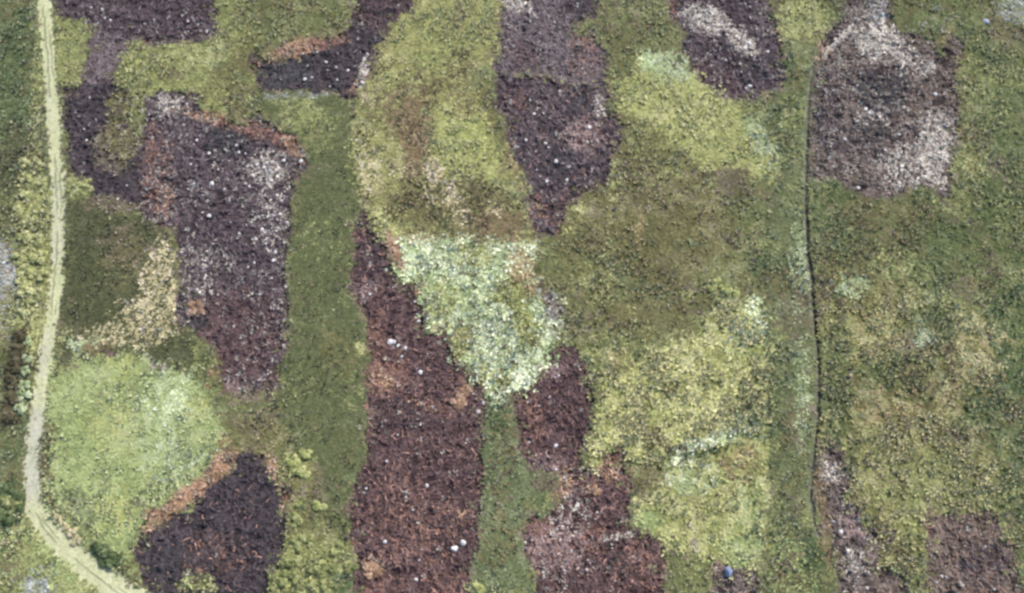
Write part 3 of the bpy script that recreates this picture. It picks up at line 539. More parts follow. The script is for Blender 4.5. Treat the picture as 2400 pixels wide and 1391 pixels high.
# outer land: a frame of coarser ground from the plots to the horizon
def outer():
    xs = np.concatenate([[-2500, -900, -350, -180], np.linspace(X0 - 60, X0, 31), np.linspace(gx[0], gx[-1], 60)[1:], np.linspace(gx[-1], gx[-1] + 60, 31)[1:], [gx[-1] + 180, gx[-1] + 500, 2500]])
    ys = np.concatenate([[-2500, -900, -350, -180], np.linspace(Y0 - 60, Y0, 31), np.linspace(gy[0], gy[-1], 40)[1:], np.linspace(gy[-1], gy[-1] + 60, 31)[1:], [gy[-1] + 180, gy[-1] + 500, 2500]])
    A, B = np.meshgrid(xs, ys)
    Z = np.where((A >= gx[0]) & (A <= gx[-1]) & (B >= gy[0]) & (B <= gy[-1]), -.05, 0) + .5 * (fbm(A, B, 9., 1) - .5) - .02
    j, i = np.meshgrid(np.arange(len(ys) - 1), np.arange(len(xs) - 1), indexing='ij')
    cx, cy = (A[:-1, :-1] + A[1:, 1:]) / 2, (B[:-1, :-1] + B[1:, 1:]) / 2
    k = ~((cx > gx[0]) & (cx < gx[-1]) & (cy > gy[0]) & (cy < gy[-1]))
    j, i = j[k], i[k]; n = len(xs)
    q = np.stack([j * n + i, j * n + i + 1, (j + 1) * n + i + 1, (j + 1) * n + i], 1)
    t = fbm(A, B, 14., 2)
    C = ramp(np.full(A.shape, PIDX['grass']), .1 + .5 * t) * .62
    o = mesh_obj('land', np.stack([A.ravel(), B.ravel(), Z.ravel()], 1), q.ravel(), 4, C.reshape(-1, 3), M_GROUND, flat=False)
    tag(o, kind='structure')
outer()

# ------------------------------------------------------------------ growth: tufts of blades, and clods on the bare patches
def height_at(X, Y):
    i = np.clip(((X - X0) / STEP), 0, nx - 1.001); j = np.clip(((Y - Y0) / STEP), 0, ny - 1.001)
    i0 = i.astype(int); j0 = j.astype(int); fi = i - i0; fj = j - j0
    return (H[j0, i0] * (1 - fi) + H[j0, i0 + 1] * fi) * (1 - fj) + (H[j0 + 1, i0] * (1 - fi) + H[j0 + 1, i0 + 1] * fi) * fj

def label_at(X, Y):
    i = np.clip(np.round((X - X0) / STEP).astype(int), 0, nx - 1); j = np.clip(np.round((Y - Y0) / STEP).astype(int), 0, ny - 1)
    return LAB[j, i]

def tuft_mesh(X, Y, Z, hgt, size, col, blades, spread=1.0, width=1.0):
    n = len(X)
    a = rng.random((n, blades)) * 2 * math.pi
    lean = rng.random((n, blades)) < .40                      # the growth leans with the wind, up the slope
    a = np.where(lean, math.pi / 2 + .5 * rng.normal(size=(n, blades)), a)
    el = rng.random((n, blades))
    ln = size[:, None] * (.55 + .6 * rng.random((n, blades)))
    up = hgt[:, None] * (.45 + .75 * el)
    wd = width * ln * (.30 + .18 * rng.random((n, blades)))
    rad = .12 * size[:, None] * rng.random((n, blades))
    ca, sa = np.cos(a), np.sin(a)
    bx = X[:, None] + ca * rad; by = Y[:, None] + sa * rad
    b2 = a + (rng.random((n, blades)) - .5) * .9
    tx = bx + np.cos(b2) * ln * spread; ty = by + np.sin(b2) * ln * spread
    mx_, my_ = (bx * .45 + tx * .55), (by * .45 + ty * .55)
    z0 = Z[:, None] - .03 + 0 * a
    zm = Z[:, None] + up * .95; zt = Z[:, None] + up * .70
    v = np.empty((n, blades, 4, 3))
    v[:, :, 0] = np.stack([bx, by, z0], -1)
    v[:, :, 1] = np.stack([mx_ - sa * wd * .5, my_ + ca * wd * .5, zm], -1)
    v[:, :, 2] = np.stack([tx, ty, zt], -1)
    v[:, :, 3] = np.stack([mx_ + sa * wd * .5, my_ - ca * wd * .5, zm], -1)
    c = col[:, None, None, :] * (.92 + .16 * rng.random((n, blades, 1, 1))) + np.zeros((n, blades, 4, 1))
    f = np.arange(n * blades * 4)
    return v.reshape(-1, 3), f, c.reshape(-1, 3)

_oct = np.array([(1,0,0),(0,1,0),(-1,0,0),(0,-1,0),(0,0,1),(0,0,-1)], float)
_of = np.array([(0,1,4),(1,2,4),(2,3,4),(3,0,4),(1,0,5),(2,1,5),(3,2,5),(0,3,5)])
def clod_mesh(X, Y, Z, size, col):
    n = len(X)
    v = _oct[None] * (.65 + .7 * rng.random((n, 6, 1)))
    el = 1 + 1.6 * rng.random(n) ** 2
    v[:, :, 0] *= el[:, None]; v[:, :, 2] *= .5
    a = rng.random(n) * math.pi; ca, sa = np.cos(a)[:, None], np.sin(a)[:, None]
    x = v[:, :, 0] * ca - v[:, :, 1] * sa; y = v[:, :, 0] * sa + v[:, :, 1] * ca
    s = size[:, None]
    o = np.stack([x * s + X[:, None], y * s + Y[:, None], v[:, :, 2] * s + Z[:, None] + .15 * s], -1)
    f = (_of[None] + (np.arange(n) * 6)[:, None, None]).ravel()
    c = np.repeat(col[:, None, :], 6, 1)
    return o.reshape(-1, 3), f, c.reshape(-1, 3)

def scatter(density, x0, x1, y0, y1):
    """jittered grid of points"""
    s = 1 / math.sqrt(density)
    a = np.arange(x0, x1, s); b = np.arange(y0, y1, s)
    A, B = np.meshgrid(a, b)
    return (A + s * rng.random(A.shape)).ravel(), (B + s * rng.random(A.shape)).ravel()

FLECK = {'grass': .26, 'R1': .46, 'L1': .22, 'L4': .20, 'L7': .30, 'L8': .30, 'H1': .3, 'G1': .22, 'G0': .10, 'L2': .24, 'L3': .16, 'L5': .50, 'L6': .24, 'D3': .58, 'D7': .46, 'D8': .36, 'D9': .36, 'D10': .48, 'D13': .42, 'D12': .46, 'D14': .4, 'D6': .36, 'D5b': .36, 'D1': .32, 'D2': .18, 'D4': .24, 'D11': .2, 'NK': .3, 'D5a': .42, 'V1': .10, 'path': .1}
DMAX = 17.0
tx, ty = scatter(DMAX, gx[0], gx[-1], gy[0], gy[-1])
_j = np.where(rng.random(len(tx)) < .42, .75, .14)
tl = label_at(tx + .6 * (vnoise(tx, ty, .5, 0) - .5) + _j * rng.normal(size=len(tx)), ty + .6 * (vnoise(tx, ty, .5, 1) - .5) + _j * rng.normal(size=len(tx)))
tl = np.where(np.isin(label_at(tx, ty), (1, 2)), label_at(tx, ty), np.where(np.isin(tl, (1, 2)), 0, tl))
_e = pd / np.maximum(pw, 1)
_e = _e[np.clip(np.round((ty - Y0) / STEP).astype(int), 0, ny - 1), np.clip(np.round((tx - X0) / STEP).astype(int), 0, nx - 1)]
tl = np.where((tl == 1) & (rng.random(len(tx)) < smooth(.70, 1.0, _e) * .8), 0, tl)   # grass creeps in from the sides
tp, tq = to_plan(tx, ty)
tr_ = rng.random(len(tx))
def soft_label(X, Y, l, far):
    """label for the kind of growth: green patches run into one another"""
    j = label_at(X + far * rng.normal(size=X.shape), Y + far * rng.normal(size=X.shape))
    hard = np.array([k for k in NAMES if k in DK or k in (1, 2)])
    return np.where(np.isin(j, hard) | np.isin(l, hard), l, j)
def at_grid(A, X, Y):
    return A[np.clip(np.round((Y - Y0) / STEP).astype(int), 0, ny - 1), np.clip(np.round((X - X0) / STEP).astype(int), 0, nx - 1)]
def mottle(pal, X, Y, l, r):
    """drifts of neighbouring kinds of growth, browned rims of the bare patches"""
    a = fbm(X, Y, 5.5, 4); b = fbm(X, Y, 3.2, 7); rim = at_grid(dark_wide, X, Y)
    green = ~np.isin(l, list(DK) + [1, 2]); base = np.isin(pal, [PIDX[n] for n in ('grass', 'grassC', 'right', 'ditchs', 'meadow', 'yellow', 'rough', 'yelgrn', 'ochre', 'strip', 'grassL', 'pale')])
    q = (r * 9176.7) % 1.0
    out = pal.copy()
    for cond, name, pr in ((a > .60, 'olive', .55), (a < .38, 'meadow', .45), (b > .62, 'mixed', .35), (b < .36, 'grassL', .4)):
        m = green & base & cond & (q < pr * np.where(l == ID['G0'], .35, np.where(np.isin(l, [ID['L2'], ID['L3'], ID['L4'], ID['L5'], ID['L6']]), .15, 1)))
        out[m] = PIDX[name]; q = (q * 7.31 + .37) % 1.0
    m = green & (rim > .18) & (q < .45); out[m] = PIDX['mixed']
    q = (q * 7.31 + .37) % 1.0
    m = np.isin(l, list(DK)) & (rim < .62) & (q < .30); out[m] = PIDX['rust']
    return out
dark_wide = blur(blur(dark_m, 4), 4)
tpal = palette_at(tp, tq, soft_label(tx, ty, tl, np.where(np.isin(tl, [ID['L5'], ID['L6'], ID['L2']]), .25, .6)), tx, ty, rng.random(len(tx)))
tpal = mottle(tpal, tx, ty, tl, rng.random(len(tx)))
veg_names = {'orange','grass','grassC','meadow','lime','cream','sage','sagey','tan','mixed','olive','brown','hedge','pale','yellow','dkgrn'}
lush = np.isin(tpal, [PIDX[n] for n in veg_names])
NAMEPART = {'D': 'dead_growth', 'N': 'dead_growth', 'S': 'dry_growth'}
for k, o in PIECE.items():
    n = NAMES[k]
    _, dens, size, h0, h1, clods, csc = REG[n]
    m = tl == k
    if k in DK:
        d = np.where(lush, 13.0, np.where(np.isin(tpal, [PIDX['white'], PIDX['pink']]), 10.0, dens))
    else:
        d = dens
    m &= tr_ < d / DMAX
    X, Y = tx[m], ty[m]
    pi = tpal[m]
    cn = vnoise(X, Y, csc, 3) * .62 + vnoise(X, Y, csc * .45, 6) * .38
    cn = smooth(.22, .80, cn)
    cw = .62 if k in DK else .50 if n in ('L5', 'R1', 'L2', 'L6') else .36
    t = np.clip(.42 - .5 * cw + cw * smooth(.15, .85, cn) + .16 * rng.random(len(X)) + .5 * (fbm(X, Y, 4.0, 2) - .5), 0, .86)
    if k in DK:
        t = np.clip(.55 * t + .55 * at_grid(strand, X, Y) - .05, 0, .9)
    # pale heads and dry sprigs stand out here and there, in drifts
    drift = smooth(.38, .70, vnoise(X, Y, 2.6, 8) * .5 + vnoise(X, Y, .8, 10) * .5)
    fl = rng.random(len(X)) < FLECK.get(n, .10) * (.08 + 1.7 * drift ** 1.3)
    t = np.where(fl, .85 + .15 * rng.random(len(X)), t)
    col = ramp(pi, t)
    s = 1.22 * size * (.7 + .6 * rng.random(len(X))) * (.8 + .4 * t)
    hg = h0 + (h1 - h0) * t * (.7 + .5 * rng.random(len(X)))
    s = np.where(fl, s * (1.1 if k in DK else .72), s); hg = np.where(fl, hg * np.where(k in DK, 1.35, 1.12) + np.where(k in DK, .10, .07), hg * (.75 if k in DK or n in ('L2', 'L5') else .55))
    if k in DK:
        hg = np.where(lush[m], hg * 1.3 + .05, hg)
    Z = height_at(X, Y)
    if k in DK:      # some of the sprigs on the bare patches are bleached
        wh = fl & (rng.random(len(X)) < {'D3': .55, 'D7': .6, 'D6': .5, 'D4': .4, 'D10': .35, 'D12': .4, 'D8': .12, 'D9': .1, 'D11': .05}.get(n, .25))
        col[wh] = ramp(np.full(wh.sum(), PIDX['white']), .45 + .55 * rng.random(wh.sum()))
        col[fl & ~wh] *= 1.45
        col[wh] *= 1.05
    else:
        col[fl] *= 1.14
    nf = ~fl
    parts = [tuft_mesh(X[nf], Y[nf], Z[nf], hg[nf], s[nf], col[nf], 4 if k == ID['path'] else 6)]
    if fl.any():
        parts.append(tuft_mesh(X[fl], Y[fl], Z[fl], hg[fl], s[fl], col[fl], 5 if k in DK else 8, .55 if k in DK else .62, .6 if k in DK else 1.1))
    v = np.concatenate([a[0] for a in parts]); c = np.concatenate([a[2] for a in parts]); f = np.arange(len(v))
    if n == 'grass':
        g = mesh_obj('grass', v, f, 4, c, M_LEAF)
        tag(g, 'rough green grass and moss filling the ground between the patches', 'grass', kind='stuff')
    elif n in ('path', 'ditch'):
        g = mesh_obj('short_grass' if n == 'path' else 'bank_growth', v, f, 4, c, M_LEAF, parent=o); tag(g, kind='stuff')
    else:
        g = mesh_obj(NAMEPART.get(n[0], 'growth') if n != 'DS' else 'growth', v, f, 4, c, M_LEAF, parent=o); tag(g, kind='stuff')

if True:   # clods and bits on the bare patches
    X, Y = scatter(18.0, gx[0], gx[-1], gy[0], gy[-1])
    l = label_at(X, Y)
    dens = np.zeros(len(NAMES) + 1)
    for k, n in NAMES.items():
        dens[k] = REG[n][5]
    keep = rng.random(len(X)) < dens[l] / 18.0
    X, Y, l = X[keep], Y[keep], l[keep]
    p_, q_ = to_plan(X, Y)
    pi = palette_at(p_, q_, l, X, Y, rng.random(len(X)))
    t = .25 + .75 * rng.random(len(X)) ** 1.5
    t = np.clip(t * .55 + .5 * at_grid(strand, X, Y) - .12, 0, 1)
    col = ramp(pi, t)
    s = .05 + .17 * rng.random(len(X)) ** 3
    Z = height_at(X, Y)
    for k, o in PIECE.items():
        m = l == k
        if m.sum() < 5 or k == ID['grass']:
            continue
        v, f, c = clod_mesh(X[m], Y[m], Z[m], s[m], col[m])
        g = mesh_obj('clods' if k in DK else 'rubble', v, f, 3, c, M_GROUND, parent=o); tag(g, kind='stuff')

# dead woody stems lying and leaning over the bare patches
def stem_mesh(X, Y, Z, L, Wd, col):
    n = len(X); m = 4
    a0 = np.where(rng.random(n) < .55, math.pi / 2 + .6 * rng.normal(size=n), rng.random(n) * 6.283)
    bend = rng.normal(size=n) * 1.1
    x, y = X.copy(), Y.copy(); v = np.empty((n, m, 2, 3))
    for i in range(m):
        a = a0 + bend * i / (m - 1)
        w = Wd * (1 - .22 * i) * .5
        z = Z + .05 + .16 * L * math.sin(math.pi * min(1, (i + .4) / (m - .4)))
        v[:, i, 0] = np.stack([x - np.sin(a) * w, y + np.cos(a) * w, z], -1)
        v[:, i, 1] = np.stack([x + np.sin(a) * w, y - np.cos(a) * w, z - .01], -1)
        x = x + np.cos(a) * L / (m - 1); y = y + np.sin(a) * L / (m - 1)
    b = (np.arange(n) * m * 2)[:, None, None] + (np.arange(m - 1) * 2)[None, :, None] + np.array([0, 1, 3, 2])[None, None, :]
    return v.reshape(-1, 3), b.ravel(), np.repeat(col, m * 2, 0)
X, Y = scatter(5.0, gx[0], gx[-1], gy[0], gy[-1])
l = label_at(X, Y)
den = {'D1': 2.2, 'NK': 1.5, 'D2': 1.2, 'D3': 2.6, 'D4': 1.2, 'D5a': 2.6, 'D5b': 2.4, 'D6': 2.4, 'D7': 2.8, 'D8': 3.4, 'D9': 3.4, 'D10': 3.6, 'D11': 1.5, 'D12': 2.6, 'D13': 3.6, 'D14': 2.6}
dv = np.zeros(len(NAMES) + 1)
for n, d in den.items():
    dv[ID[n]] = d
dr = smooth(.30, .65, vnoise(X, Y, 2.0, 1) * .6 + vnoise(X, Y, .7, 2) * .4)
kp = rng.random(len(X)) < dv[l] / 5.0 * (.25 + 1.2 * dr)
X, Y, l = X[kp], Y[kp], l[kp]
p_, q_ = to_plan(X, Y)
pi = palette_at(p_, q_, l, X, Y, rng.random(len(X)))
warm = np.isin(l, [ID[n] for n in ('D8', 'D9', 'D10', 'D11', 'D5b', 'D13')]) & (rng.random(len(X)) < .35)
pi[warm] = PIDX['rust']
col = ramp(pi, .55 + .45 * rng.random(len(X))) * 1.35
L_ = .30 + .55 * rng.random(len(X)) ** 1.5
for k, o in PIECE.items():
    m = l == k
    if m.sum() > 3:
        v, f, c = stem_mesh(X[m], Y[m], height_at(X[m], Y[m]), L_[m], .07 + .07 * rng.random(m.sum()), col[m])
        tag(mesh_obj('stems', v, f, 4, c, M_LEAF, parent=o), kind='stuff')

# grass of the land just beyond the frame
X, Y = scatter(4.0, gx[0] - 22, gx[-1] + 22, gy[0] - 14, gy[-1] + 22)
m = (X < gx[0]) | (X > gx[-1]) | (Y < gy[0]) | (Y > gy[-1])
X, Y = X[m], Y[m]
t = np.clip(.6 * vnoise(X, Y, 1.2, 3) + .4 * rng.random(len(X)), 0, 1)
v, f, c = tuft_mesh(X, Y, .5 * (fbm(X, Y, 9., 1) - .5), .10 + .2 * t, .40 + .2 * t, ramp(np.full(len(X), PIDX['grass']), t), 6)
tag(mesh_obj('outlying_grass', v, f, 4, c, M_LEAF), 'rough grass on the open land beyond the plots', 'grass', kind='stuff')

# ------------------------------------------------------------------ stones, one by one
def place(px, py):
    x, y = to_ground(px, py)
    x, y = float(x), float(y)
    z = float(height_at(np.array([x]), np.array([y]))[0])
    x2, y2 = x, y - z * math.tan(TILT) * 0     # ground relief is small
    return x2, y2, z

def stone_mesh(name, seed, mat, flat=.6):
    import bmesh
    r = random.Random(seed)
    bm = bmesh.new()
    bmesh.ops.create_icosphere(bm, subdivisions=2, radius=1.0)
    ax = [(r.uniform(-1, 1), r.uniform(-1, 1), r.uniform(-.2, 1), r.uniform(.55, .9)) for _ in range(7)]
    sx, sy = r.uniform(.8, 1.2), r.uniform(.7, 1.0)
    for v in bm.verts:
        for a, b, c, d in ax:                         # cut facets
            l = math.sqrt(a * a + b * b + c * c); k = (v.co.x * a + v.co.y * b + v.co.z * c) / l
            if k > d:
                v.co.x -= a / l * (k - d); v.co.y -= b / l * (k - d); v.co.z -= c / l * (k - d)
        v.co.x *= sx; v.co.y *= sy; v.co.z *= flat
        v.co *= 1 + r.uniform(-.05, .05)
    me = bpy.data.meshes.new(name); bm.to_mesh(me); bm.free()
    me.materials.append(mat)
    return me

M_STONE = stone_mat("white_stone", (196, 186, 182), (250, 244, 238))
M_STONEG = stone_mat("bluish_stone", (150, 155, 172), (190, 194, 210))
M_STONED = stone_mat("slate_stone", (66, 78, 84), (88, 100, 108))
STONE_ME = [stone_mesh("stone", s, M_STONE) for s in range(5)]
BIG, MED, SML = .26, .18, .13
STONES = {
 'D3': [(489,357,1),(554,340,1),(575,359,0),(559,357,0),(453,336,0),(460,325,0),(447,385,0),(475,456,1),(496,430,1),(525,443,1),(454,431,0),(489,505,1),(625,383,2),(618,393,1),(640,378,1),(635,420,1),(665,375,1),(705,378,2),(648,455,1),(640,505,1),(613,536,1),(673,520,2),(678,513,1),(645,590,1),(622,570,1),(575,430,0),(537,470,0),(608,420,1),(620,455,0),(665,445,0),(590,500,0),(560,545,0),(595,615,0),(635,650,0),(580,625,0),(435,612,0),(535,375,0),(510,395,0),(583,435,0),(632,400,1),(602,385,1),(660,470,0),(652,530,0),(600,560,0),(540,520,0),(640,610,0),(480,610,0),(612,470,0),(655,500,0),(430,690,0),(610,690,0)],
 'D4': [(763,144,2),(730,180,1),(714,184,1),(815,164,1),(790,186,0),(744,122,0),(710,125,0),(860,133,0),(856,155,0),(858,175,0),(850,195,1),(845,205,1),(788,158,0),(772,200,0)],
 'D5b': [(1233,327,0),(1278,335,1),(1286,346,0),(1252,265,0),(1274,264,0),(1381,297,1),(1376,330,1),(1323,352,0),(1303,378,1),(1328,420,1),(1282,425,1),(1265,413,0),(1258,397,0),(1400,330,0),(1326,428,0)],
 'D6': [(1746,111,2),(1756,101,2),(1758,201,2),(1752,204,1),(1733,88,1),(1685,80,1),(1638,38,1),(1665,30,1),(1800,120,0),(1700,140,0)],
 'D7': [(2031,252,1),(2039,264,1),(2109,314,1),(2192,221,1),(1979,327,1),(2145,148,1),(2031,106,1),(2213,292,1),(2114,398,1),(2107,368,1),(2014,436,1),(2205,443,1),(2150,423,1),(2060,130,0),(2010,200,0),(2120,250,0),(2180,380,0),(1960,390,0)],
 'D8': [(915,800,2),(924,801,2),(932,807,1),(950,814,1),(941,833,1),(985,871,1),(1003,866,0),(1133,941,1),(1122,964,1),(1132,1019,0),(981,750,1),(977,733,0),(972,705,0),(865,688,1),(857,1144,1),(1000,1137,0),(906,1082,0),(1065,1285,2),(1086,1272,2),(982,1313,0),(902,1270,0),(967,1194,0),(975,1358,0),(932,1018,0)],
 'D9': [(1288,930,1),(1303,1043,1),(1240,1037,0),(1310,880,0)],
 'D10': [(1231,1270,0),(1323,1338,0),(1303,1099,0),(1376,1335,0),(1306,1237,0),(1340,1290,0),(1400,1200,0),(1355,1180,0)],
 'D12': [(1953,1222,1),(1971,1245,1),(2034,1378,1),(2019,1330,1),(1940,1090,0),(2015,1240,1),(1961,1290,0),(1925,1115,0)],
 'D13': [(2210,1350,1),(2220,1353,0),(2313,1280,0),(2195,1363,0),(2331,1381,0)],
 'D2': [(195,300,0),(200,325,0),(295,433,0),(275,465,0),(210,230,0)],
 'D1': [(245,40,0),(258,45,0),(463,55,0),(485,73,0),(440,50,0)],
}
SHORT = {'D1': 'dark patch along the top edge', 'D2': 'dark patch beside the track', 'D3': 'stone-strewn dark patch', 'D4': 'orange-edged dark patch',
         'D5b': 'dark wedge by the ochre meadow', 'D6': 'whitish-streaked dark patch', 'D7': 'pale-speckled dark patch', 'D8': 'long reddish brown patch',
         'D9': 'brown patch below the sage patch', 'D10': 'pink-flecked brown patch', 'D12': 'narrow slanting dark strip', 'D13': 'tan crumbly corner patch'}
SPECIAL = {(763,144): 'largest white stone standing alone in the orange-edged dark patch', (705,378): 'large white stone on the pointed right corner of the stone-strewn dark patch',
           (1065,1285): 'tall white stone, left of a close pair low on the long reddish patch', (1086,1272): 'round white stone, the right one of a close pair low on the long reddish patch',
           (1758,201): 'bright white stone near the bottom edge of the whitish-streaked dark patch', (673,520): 'large white stone on the right rim of the stone-strewn dark patch',
           (915,800): 'leftmost and largest stone of the pinkish white cluster on the long reddish patch'}
r2 = random.Random(3)
ids_ = 0
for key, lst in STONES.items():
    xs = [a[0] for a in P[key]]; ys = [max(0, min(1391, a[1])) for a in P[key]]
    for (px, py, s) in lst:
        x, y, z = place(px, py)
        o = bpy.data.objects.new('white_stone', STONE_ME[ids_ % 5]); ids_ += 1
        COL.objects.link(o)
        sc = (SML, MED, BIG)[s] * r2.uniform(1.05, 1.4)
        o.scale = (sc, sc * r2.uniform(.8, 1.25), sc * r2.uniform(.8, 1.2))
        o.location = (x, y, z + .05 + .3 * sc)
        o.rotation_euler = (r2.uniform(-.2, .2), r2.uniform(-.2, .2), r2.uniform(0, 6.28))
        u = (px - min(xs)) / (max(xs) - min(xs)); w = (py - min(ys)) / (max(ys) - min(ys))
        pos = ('upper', 'middle', 'lower')[min(2, int(w * 3))] + ' ' + ('left', 'centre', 'right')[min(2, int(u * 3))]
        pos = pos.replace('middle centre', 'middle')
        size = ('small', 'mid-sized', 'large')[s]
        tag(o, SPECIAL.get((px, py), f'{size} white stone in the {pos} of the {SHORT[key]}'), 'stone', f'white stones on the {SHORT[key]}')

def single(name, me, px, py, sc, label, cat, dz=.3):
    x, y, z = place(px, py)
    o = bpy.data.objects.new(name, me); COL.objects.link(o)
    o.scale = sc if isinstance(sc, tuple) else (sc, sc, sc); o.location = (x, y, z + dz * o.scale[2]); o.rotation_euler = (0, 0, r2.uniform(0, 6))
    return tag(o, label, cat)
single('dark_stone', stone_mesh('dark_stone', 21, M_STONED, .5), 2062, 34, .42, 'dark blue-grey stone among pale rubble at the top of the pale-speckled dark patch', 'stone')
single('bluish_stone', stone_mesh('bluish_stone', 22, M_STONEG), 2311, 52, .40, 'bluish white stone in the green grass near the top right corner', 'stone')
single('bluish_stone', stone_mesh('bluish_stone', 23, M_STONEG), 1436, 490, .22, 'small bluish stone half hidden in grass right of the dark wedge', 'stone')

# the blue bundle: a tied sack with a gathered neck and a cord
def bundle():
    import bmesh
    M_B = stone_mat("blue_cloth", (112, 120, 142), (142, 152, 176), 5.0)
    M_C = stone_mat("dark_cord", (50, 48, 46), (70, 66, 62), 20.0)
    x, y, z = place(1707, 1341)
    root = bpy.data.objects.new('blue_bundle', None); COL.objects.link(root); root.location = (x, y, z)
    tag(root, 'small blue bundle lying at the top of the little dark patch at the bottom edge', 'bundle')
    bm = bmesh.new()
    n, rings = 20, 14
    prof = [(.02, 0), (.30, .01), (.42, .08), (.46, .2), (.45, .33), (.40, .45), (.30, .54), (.18, .60), (.09, .64), (.08, .67), (.13, .72), (.17, .76), (.12, .77), (.01, .73)]
    vs = []
    for i, (r, h) in enumerate(prof):
        row = []
        for j in range(n):
            a = 2 * math.pi * j / n
            k = 1 + .10 * math.sin(5 * a + i * .3) * (.4 + h) + .06 * math.sin(3 * a + 1)
            row.append(bm.verts.new((r * k * math.cos(a) * .82, r * k * math.sin(a) * 1.15, h)))
        vs.append(row)
    for i in range(len(prof) - 1):
        for j in range(n):
            bm.faces.new((vs[i][j], vs[i][(j + 1) % n], vs[i + 1][(j + 1) % n], vs[i + 1][j]))
    me = bpy.data.meshes.new('sack'); bm.to_mesh(me); bm.free(); me.materials.append(M_B); me.shade_smooth()
    o = bpy.data.objects.new('sack', me); COL.objects.link(o); o.parent = root
    bm = bmesh.new()
    for i in range(24):
        for j in range(6):
            a = 2 * math.pi * i / 24; b = 2 * math.pi * j / 6
            bm.verts.new(((.10 + .025 * math.cos(b)) * math.cos(a) * .82, (.10 + .025 * math.cos(b)) * math.sin(a) * 1.15, .655 + .025 * math.sin(b)))
    bm.verts.ensure_lookup_table()
    for i in range(24):
        for j in range(6):
            q = [(i, j), ((i + 1) % 24, j), ((i + 1) % 24, (j + 1) % 6), (i, (j + 1) % 6)]
            bm.faces.new([bm.verts[a * 6 + b] for a, b in q])
    me = bpy.data.meshes.new('cord'); bm.to_mesh(me); bm.free(); me.materials.append(M_C)
    o = bpy.data.objects.new('cord', me); COL.objects.link(o); o.parent = root
bundle()

# ------------------------------------------------------------------ bushes and tussocks, one by one
def bush_meshes(pal, seed, leaves=420, tall=.8):
    """crown of many small leaves on a lumpy dome (radius 1), and a branching stem"""
    r = np.random.default_rng(seed)
    lob = r.random((9, 3)) * np.array([1.3, 1.3, .6]) - np.array([.65, .65, -.1])
    lr = .30 + .28 * r.random(9)
    k = r.integers(0, 9, leaves)
    d = r.normal(size=(leaves, 3)); d /= np.linalg.norm(d, axis=1)[:, None]; d[:, 2] = np.abs(d[:, 2]) * .9 - .15
    p = lob[k] + d * (lr[k] * (.55 + .5 * r.random(leaves)))[:, None]
    p[:, 2] = np.maximum(p[:, 2] * tall, .03)
    a = r.random(leaves) * 6.283; L = .14 + .12 * r.random(leaves); Wd = L * .55
    out = d + r.normal(size=(leaves, 3)) * .35; out[:, 2] = np.abs(out[:, 2]) + .45
    out /= np.linalg.norm(out, axis=1)[:, None]
    t1 = np.stack([np.cos(a), np.sin(a), 0 * a], 1); t1 -= out * (t1 * out).sum(1)[:, None]; t1 /= np.linalg.norm(t1, axis=1)[:, None]
    t2 = np.cross(out, t1)
    v = np.stack([p - t1 * L[:, None], p + t2 * Wd[:, None], p + t1 * L[:, None], p - t2 * Wd[:, None]], 1).reshape(-1, 3)
    tt = np.clip(.45 * r.random(leaves) + .55 * r.random(9)[k], 0, 1)
    c = np.repeat(ramp(np.full(leaves, PIDX[pal]), tt), 4, 0)
    crown = mesh_obj('crown', v, np.arange(leaves * 4), 4, c, M_LEAF)
    sv, sf = [], []
    for i in range(6):
        tip = lob[i] * np.array([1, 1, tall]); e = np.array([-tip[1], tip[0], 0]); e = e / (np.linalg.norm(e) + 1e-6) * .03
        b = len(sv)
        up = np.array([0, 0, .03])
        for q, w in ((np.array([0, 0, -.05]), 1.0), (tip * .55, .7), (tip, .3)):
            sv += [q + e * w, q + up * w, q - e * w]
        for s in (0, 3):
            for j in range(3):
                sf += [b + s + j, b + s + (j + 1) % 3, b + s + 3 + (j + 1) % 3, b + s + 3 + j]
    stem = mesh_obj('stem', np.array(sv), np.array(sf), 4, np.tile(alb((92, 78, 62)), (len(sv), 1)), M_GROUND)
    me = (crown.data, stem.data)
    bpy.data.objects.remove(crown); bpy.data.objects.remove(stem)
    return me

BK = {}
for i, pal in enumerate(['lime', 'hedge', 'shade_scrub', 'dkgrn', 'sagey', 'cream', 'orange', 'meadow']):
    BK[pal] = [bush_meshes(pal, 100 + i * 7 + j) for j in range(3)]

def bush(name, pal, px, py, rpx, label, cat, group=None, hgt=1.0):
    x, y, z = place(px, py)
    r = rpx * .062
    e = bpy.data.objects.new(name, None); COL.objects.link(e)
    e.location = (x, y, z); e.scale = (r, r, r * hgt); e.rotation_euler = (0, 0, r2.uniform(0, 6.28))
    e.empty_display_size = .3
    cm, sm = BK[pal][r2.randrange(3)]
    for nm, me in (('crown', cm), ('stem', sm)):
        o = bpy.data.objects.new(nm, me); COL.objects.link(o); o.parent = e
    tag(e, label, cat, group)

ORD = ['first', 'second', 'third', 'fourth', 'fifth', 'sixth', 'seventh', 'eighth', 'ninth', 'tenth', 'eleventh', 'twelfth', 'thirteenth', 'fourteenth', 'fifteenth', 'sixteenth', 'seventeenth', 'eighteenth', 'nineteenth', 'twentieth']
def row(pts, name, pal, what, where, cat, group, hgt=1.0):
    pts = sorted(pts, key=lambda p: p[1])
    for i, p in enumerate(pts):
        q = 'topmost' if i == 0 else ('lowest' if i == len(pts) - 1 else ORD[i])
        tail = f', {q} of the row' if i in (0, len(pts) - 1) else f', {q} from the top'
        bush(name, pal, p[0], p[1], p[2], f'{what} {where}{tail}', cat, group, hgt)

